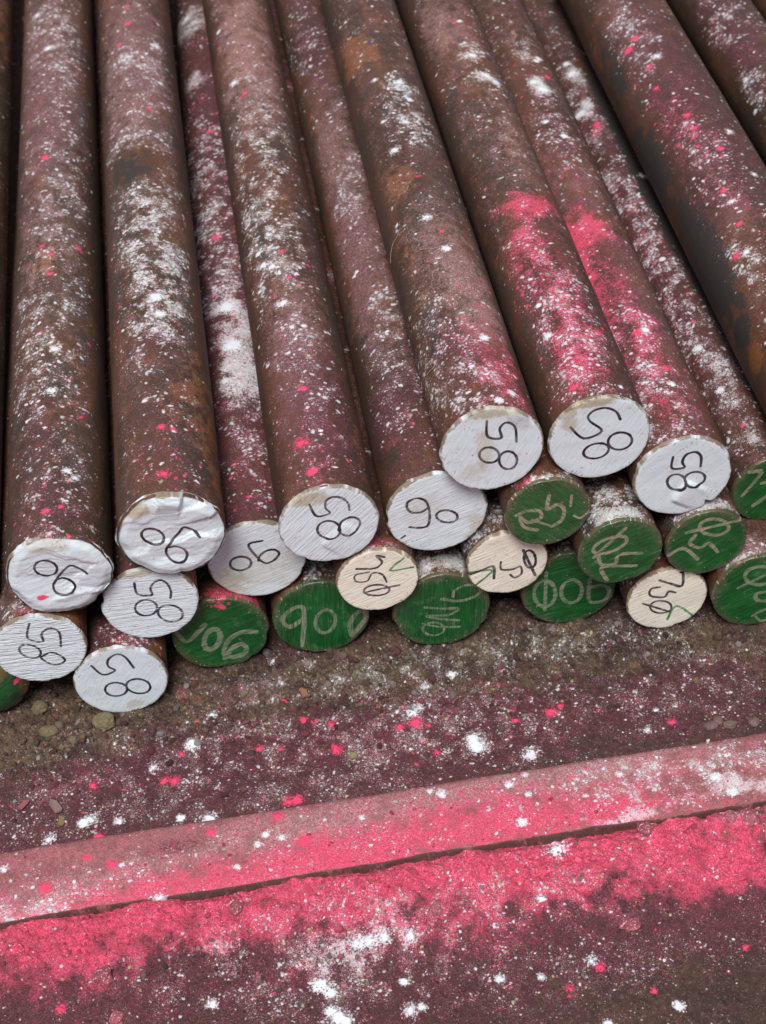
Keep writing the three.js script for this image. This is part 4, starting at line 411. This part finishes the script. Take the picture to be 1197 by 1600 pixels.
buildBar('O', 'bar with matt white end marked 85 resting on bare brown soil', 'white', { cut: 0.8, saw: 0.3, stain: [[0.15, -0.75, 0.25, 0.15, 0.5]] });
buildBar('P', 'green ended bar marked 06 on the soil, pink splashed over its rim', 'green', { cut: 0.3, pink: 20, blots: [[0.1, 0.95, 0.4], [0.1, 0.75, 0.12]] });
buildBar('Q', 'green ended bar marked 900 on the soil, half hidden by a cream end', 'green', { cut: 1.5, pink: 12 });
buildBar('S', 'green ended bar with smeared illegible scribble, white powder heaped on it', 'green', { cut: 1.5, worn: 0.06, pink: 4 });
buildBar('T', 'green ended bar marked 90 with slashed zero, on the soil under 75 bars', 'green', { cut: 0.15, pink: 4 });
buildBar('U', 'green ended bar on the soil with its number written in a column', 'green', { cut: 0.5, pink: 4, worn: 0.02 });
buildBar('V', 'thin bar with grooved cream end and green tick, under the 85 with pink blots', 'cream', { cut: 0.6, saw: 1.3, pink: 3, rimAdd: 0.15 });
buildBar('W', 'thin bar with cream end, its number crossed by green strokes, below the 90 end', 'cream', { cut: 0.6, saw: 0.7, pink: 3, rimAdd: 0.12 });
buildBar('Y', 'thin bar with cream end resting on the soil, green tick beside slashed zero', 'cream', { cut: 0.7, saw: 0.9, pink: 3, rimAdd: 0.12 });
buildBar('a', 'thin bar with glossy scratched green end marked 75, wedged below two white 85 ends', 'green', { cut: 2.3, rough: 0.25, pink: 6, worn: 0.03 });
buildBar('b', 'thin green ended bar marked 75 directly on top of a cream end', 'green', { cut: 0.4, pink: 3 });
buildBar('c', 'thin green ended bar marked 75 with worn brown upper rim, below the notched white end', 'green', { cut: 0.5, pink: 2, worn: 0.05 });
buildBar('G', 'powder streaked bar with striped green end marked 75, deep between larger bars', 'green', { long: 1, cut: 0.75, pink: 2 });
buildBar('H', 'thickest bar, dark scale flank and orange rust low on its side', 'bare', { long: 1, cut: 0.5 });
buildBar('I', 'magenta dusted bar lying past the thickest bar across a dark gap', 'bare', { long: 1, cut: 0.5 });
buildBar('J', 'outermost shadowed bar beside the magenta dusted bar', 'bare', { cut: 0.5, hidden: 1 });
buildBar('d', 'bar with worn rounded green end on the soil, pink blotch on top', 'green', { cut: 0.5, worn: 0.14, dome: 0.016, rough: 0.6, pink: 10, stain: [[0.5, 0.75, 0.5, 0.55, 0.9], [0.95, 0, 0.25, 0.7, 0.9]], blots: [[0.55, 0.75, 0.28], [0.75, 0.1, 0.08]] });
buildBar('Z', 'dark rusty bar with white end alongside the torn ragged end', 'white', { long: 1, cut: 0.2, saw: 0.4 });
for (const k of ['e', 'g', 'h']) buildBar(k, 'bottom row bar hidden beneath the magenta dusted bar', 'bare', { cut: 0.5, hidden: 1 });

// ---------------------------------------------------------------- stones, leaves and crumbs of soil
function stoneShape(a, b, c, seed, rough = 0.3) {
  rough *= 1.35;
  const g = new THREE.IcosahedronGeometry(1, 4), P = g.attributes.position;
  for (let i = 0; i < P.count; i++) { const x = P.getX(i), y = P.getY(i), z = P.getZ(i), n = 1 + rough * (fbm(x * 1.3 + seed + z, y * 1.3 + seed * 2 - z) - 0.5) * 2 + 0.06 * (vn(x * 6 + z * 5 + seed, y * 6 - z * 4) - 0.5); P.setXYZ(i, x * n * a, y * n * b, z * n * c); }
  g.computeVertexNormals(); return g;
}
const stoneMats = {};
function soilMaterialAt(x, z, own, share) {
  const kind = own + '|' + (stoneMats[own + '|n'] = ((stoneMats[own + '|n'] ?? 0) + 1) % 2); if (stoneMats[kind]) return stoneMats[kind];      // a stone's own colour under the powder that lies there
  const c = new THREE.Color(), s = new THREE.Color(); let n = 0; s.setRGB(0, 0, 0);
  for (let j = -3; j <= 3; j++) for (let i = -3; i <= 3; i++) { soilColor(x + i * 0.001, z + j * 0.001, c); s.add(c); n++; }
  s.multiplyScalar(1 / n); c.set(own).lerp(s, share);
  const W = 128, d = new Uint8Array(W * W * 4), R = rng(Math.round((x * 7919 + z * 104729) * 100)), o = R() * 90;
  const t = c.clone().convertLinearToSRGB();
  for (let y = 0; y < W; y++) for (let q = 0; q < W; q++) { const g = 0.72 + 0.5 * fbm(q * 0.09 + o, y * 0.09 + o) + 0.14 * (R() - 0.5), k = (y * W + q) * 4; d[k] = clamp(t.r * 255 * g, 0, 255); d[k + 1] = clamp(t.g * 255 * g, 0, 255); d[k + 2] = clamp(t.b * 255 * g, 0, 255); d[k + 3] = 255; if (share > 0.3 && fbm(q * 0.12 + o + 30, y * 0.12) > 0.66) { d[k] = 232; d[k + 1] = 120 + 60 * R(); d[k + 2] = 140 + 60 * R(); } }
  return stoneMats[kind] = new THREE.MeshStandardMaterial({ map: tex(d, W, W, true), roughness: 0.92 });
}
const stoneLabels = ['flat olive oval stone lying clear on the bare soil', 'grey brown stone half under the matt white 85 end', 'rounded stone beside the worn rounded green end', 'small pebble between the olive stone and the grey brown stone', 'tiny pebble below the flat olive stone', 'pale powdered stone on its own in the magenta soil', 'pink coated clod in the bright pink soil', 'greenish brown clod at the lower edge of the pink powder', 'flat brown stone against the rail edge', 'flat pinkish stone against the rail edge, end of the stone cluster', 'small stone behind the flat brown stone at the rail', 'purple grey stone by the rail, apart from the cluster', 'large white dusted clod against the rail face', 'pink clod tucked under the white crusted rail edge', 'brown stone at the soil edge below the pale powdered stone', 'upright dark clod close to the rail face', 'small pink clod beside the white dusted clod'];
STONES.forEach(([x, z, a, c, deg], i) => {
  const front = z > RAIL.z1, m = mesh('stone', stoneShape(a, Math.min(a, c) * 0.62, c, i * 5.3 + 1, front ? 0.45 : 0.3), soilMaterialAt(x, z, front ? 0x6a4c46 : i < 5 ? 0x776a50 : 0x78625c, front ? 0.55 : 0.18), scene);
  m.position.set(x, soilHeight(x, z) + Math.min(a, c) * 0.2, z); m.rotation.y = -deg * Math.PI / 180; m.rotation.x = 0.15;
  tag(m, stoneLabels[i], 'stone');
});
function leaf(x, z, s, turn, color, label, lobes) {
  const sh = new THREE.Shape(); const n = lobes * 2; sh.moveTo(0, -s);
  const pts = []; for (let i = 0; i <= n * 3; i++) { const a = -Math.PI / 2 + i / (n * 3) * Math.PI * 2, r = s * (lobes > 1 ? 0.3 + 0.8 * Math.pow(vn(i % (n * 3) * 1.7 + s * 700, s * 500), 1.6) : 1 - 0.15 * vn(i * 0.9, s * 900)); pts.push(new THREE.Vector2(Math.cos(a) * r * (lobes > 1 ? 0.6 : 0.42), Math.sin(a) * r)); }
  const g = new THREE.ExtrudeGeometry(new THREE.Shape(pts), { depth: 0.0005, bevelEnabled: false, curveSegments: 4 }), P = g.attributes.position;
  for (let i = 0; i < P.count; i++) { const u = P.getX(i) / s, v = P.getY(i) / s; P.setZ(i, P.getZ(i) + s * (0.35 * u * u + 0.2 * v * v + 0.12 * Math.sin(v * 5))); }
  g.computeVertexNormals(); g.rotateX(-Math.PI / 2);
  const m = mesh('dry_leaf', g, new THREE.MeshStandardMaterial({ color, roughness: 0.9, side: THREE.DoubleSide }), scene);
  m.position.set(x, soilHeight(x, z) + 0.0015, z); m.rotation.y = turn; return tag(m, label, 'leaf');
}
leaf(0.004, -1.0337, 0.011, 0.6, 0x8a5f4c, 'pointed dry reddish brown leaf fragment below the green ends', 3);
leaf(-0.2207, -0.9467, 0.011, 0.5, 0x7d6660, 'curled mauve leaf scrap near the rail, upper of the pair', 1);
leaf(-0.2155, -0.9290, 0.009, -0.3, 0x77663f, 'yellowish torn leaf scrap beside the rail', 3);
leaf(-0.2500, -0.9561, 0.008, -0.9, 0x8a4f52, 'narrow reddish leaf lying alone on magenta soil', 1);

for (let n = 0; n < 6; n++) {                    // pale threads caught on the stained bar
  const b = BARS.D, R = rng(300 + n), d = new THREE.Vector3(b.p[3], b.p[4], -1).normalize(), e1 = new THREE.Vector3().crossVectors(d, new THREE.Vector3(0, 1, 0)).normalize(), e2 = new THREE.Vector3().crossVectors(e1, d), o = new THREE.Vector3(b.p[0], b.p[1], b.p[2]), pts = [];
  let s = 0.07 + n * 0.055 + 0.02 * R(), th = -0.75 + 0.35 * R(), dir = R() * 6.28;
  for (let i = 0; i < 12; i++) { pts.push(o.clone().addScaledVector(d, s).addScaledVector(e1, Math.sin(th) * (b.r + 0.0007)).addScaledVector(e2, Math.cos(th) * (b.r + 0.0007))); dir += (R() - 0.5) * 1.5; s += 0.0035 * Math.cos(dir); th += 0.0035 * Math.sin(dir) / b.r; }
  tag(mesh('fibre_strand', new THREE.TubeGeometry(new THREE.CatmullRomCurve3(pts), 40, 0.00022, 5), new THREE.MeshStandardMaterial({ color: 0xb39a88, roughness: 0.9 }), scene), 'thin pale curly thread clinging to the flank of the yellow stained 85 bar', 'thread', 'threads on the stained bar');
}
function crumbs(name, label, count, seed, size, where) {
  const parts = [], R = rng(seed), g = new THREE.IcosahedronGeometry(1, 1), P = g.attributes.position;
  for (let i = 0; i < P.count; i++) { const x = P.getX(i), y = P.getY(i), z = P.getZ(i), n = 0.75 + 0.5 * fbm(x * 1.6 + z + 5, y * 1.6 - z + 8); P.setXYZ(i, x * n, y * n * 0.8, z * n); }
  g.computeVertexNormals();
  const m = new THREE.InstancedMesh(g, new THREE.MeshStandardMaterial({ roughness: 0.95 }), count), o = new THREE.Object3D(), c = new THREE.Color(), d = new THREE.Color(), soil = new THREE.Color(0x5c473c);
  for (let i = 0; i < count; i++) {
    let x, z; do { x = -0.33 + R() * 0.8; z = -1.13 + R() * 0.5; } while (R() > where(x, z) || (z > RAIL.z0 - 0.002 && z < RAIL.z1 + 0.002));
    const s = size[0] * Math.pow(1 - R() * 0.985, -1 / 2.4), q = Math.min(s, size[1]);
    o.position.set(x, soilHeight(x, z) + q * 0.25, z); o.rotation.set(R() * 6, R() * 6, R() * 6); o.scale.set(q, q * (0.7 + 0.3 * R()), q * (0.7 + 0.5 * R())); o.updateMatrix(); m.setMatrixAt(i, o.matrix);
    soilColor(x, z, c); soilColor(x + 0.0015, z + 0.001, d); c.lerp(d, 0.5); if (c.g > 0.2) c.lerp(soil, 0.75); c.multiplyScalar(0.8 + 0.35 * R()); m.setColorAt(i, c);
  }
  m.castShadow = m.receiveShadow = true; m.name = name; scene.add(m); tag(m, label, 'soil crumbs', null, 'stuff');
}
crumbs('soil_crumbs', 'loose brown soil crumbs scattered below the bar ends', 9000, 21, [0.0008, 0.0042], (x, z) => z < -0.9 ? sm(-0.95, -1.06, z) * (0.25 + 0.75 * vn(x * 22, z * 22)) + 0.025 : 0);
crumbs('pink_crumbs', 'pink powdered soil crumbs along the face of the rail', 2200, 22, [0.0006, 0.0035], (x, z) => z > -0.84 ? (1 - sm(-0.82, -0.68, z)) * sm(0.35, 0.7, vn(x * 26, z * 26)) + 0.03 : 0);

renderer.render(scene, camera);
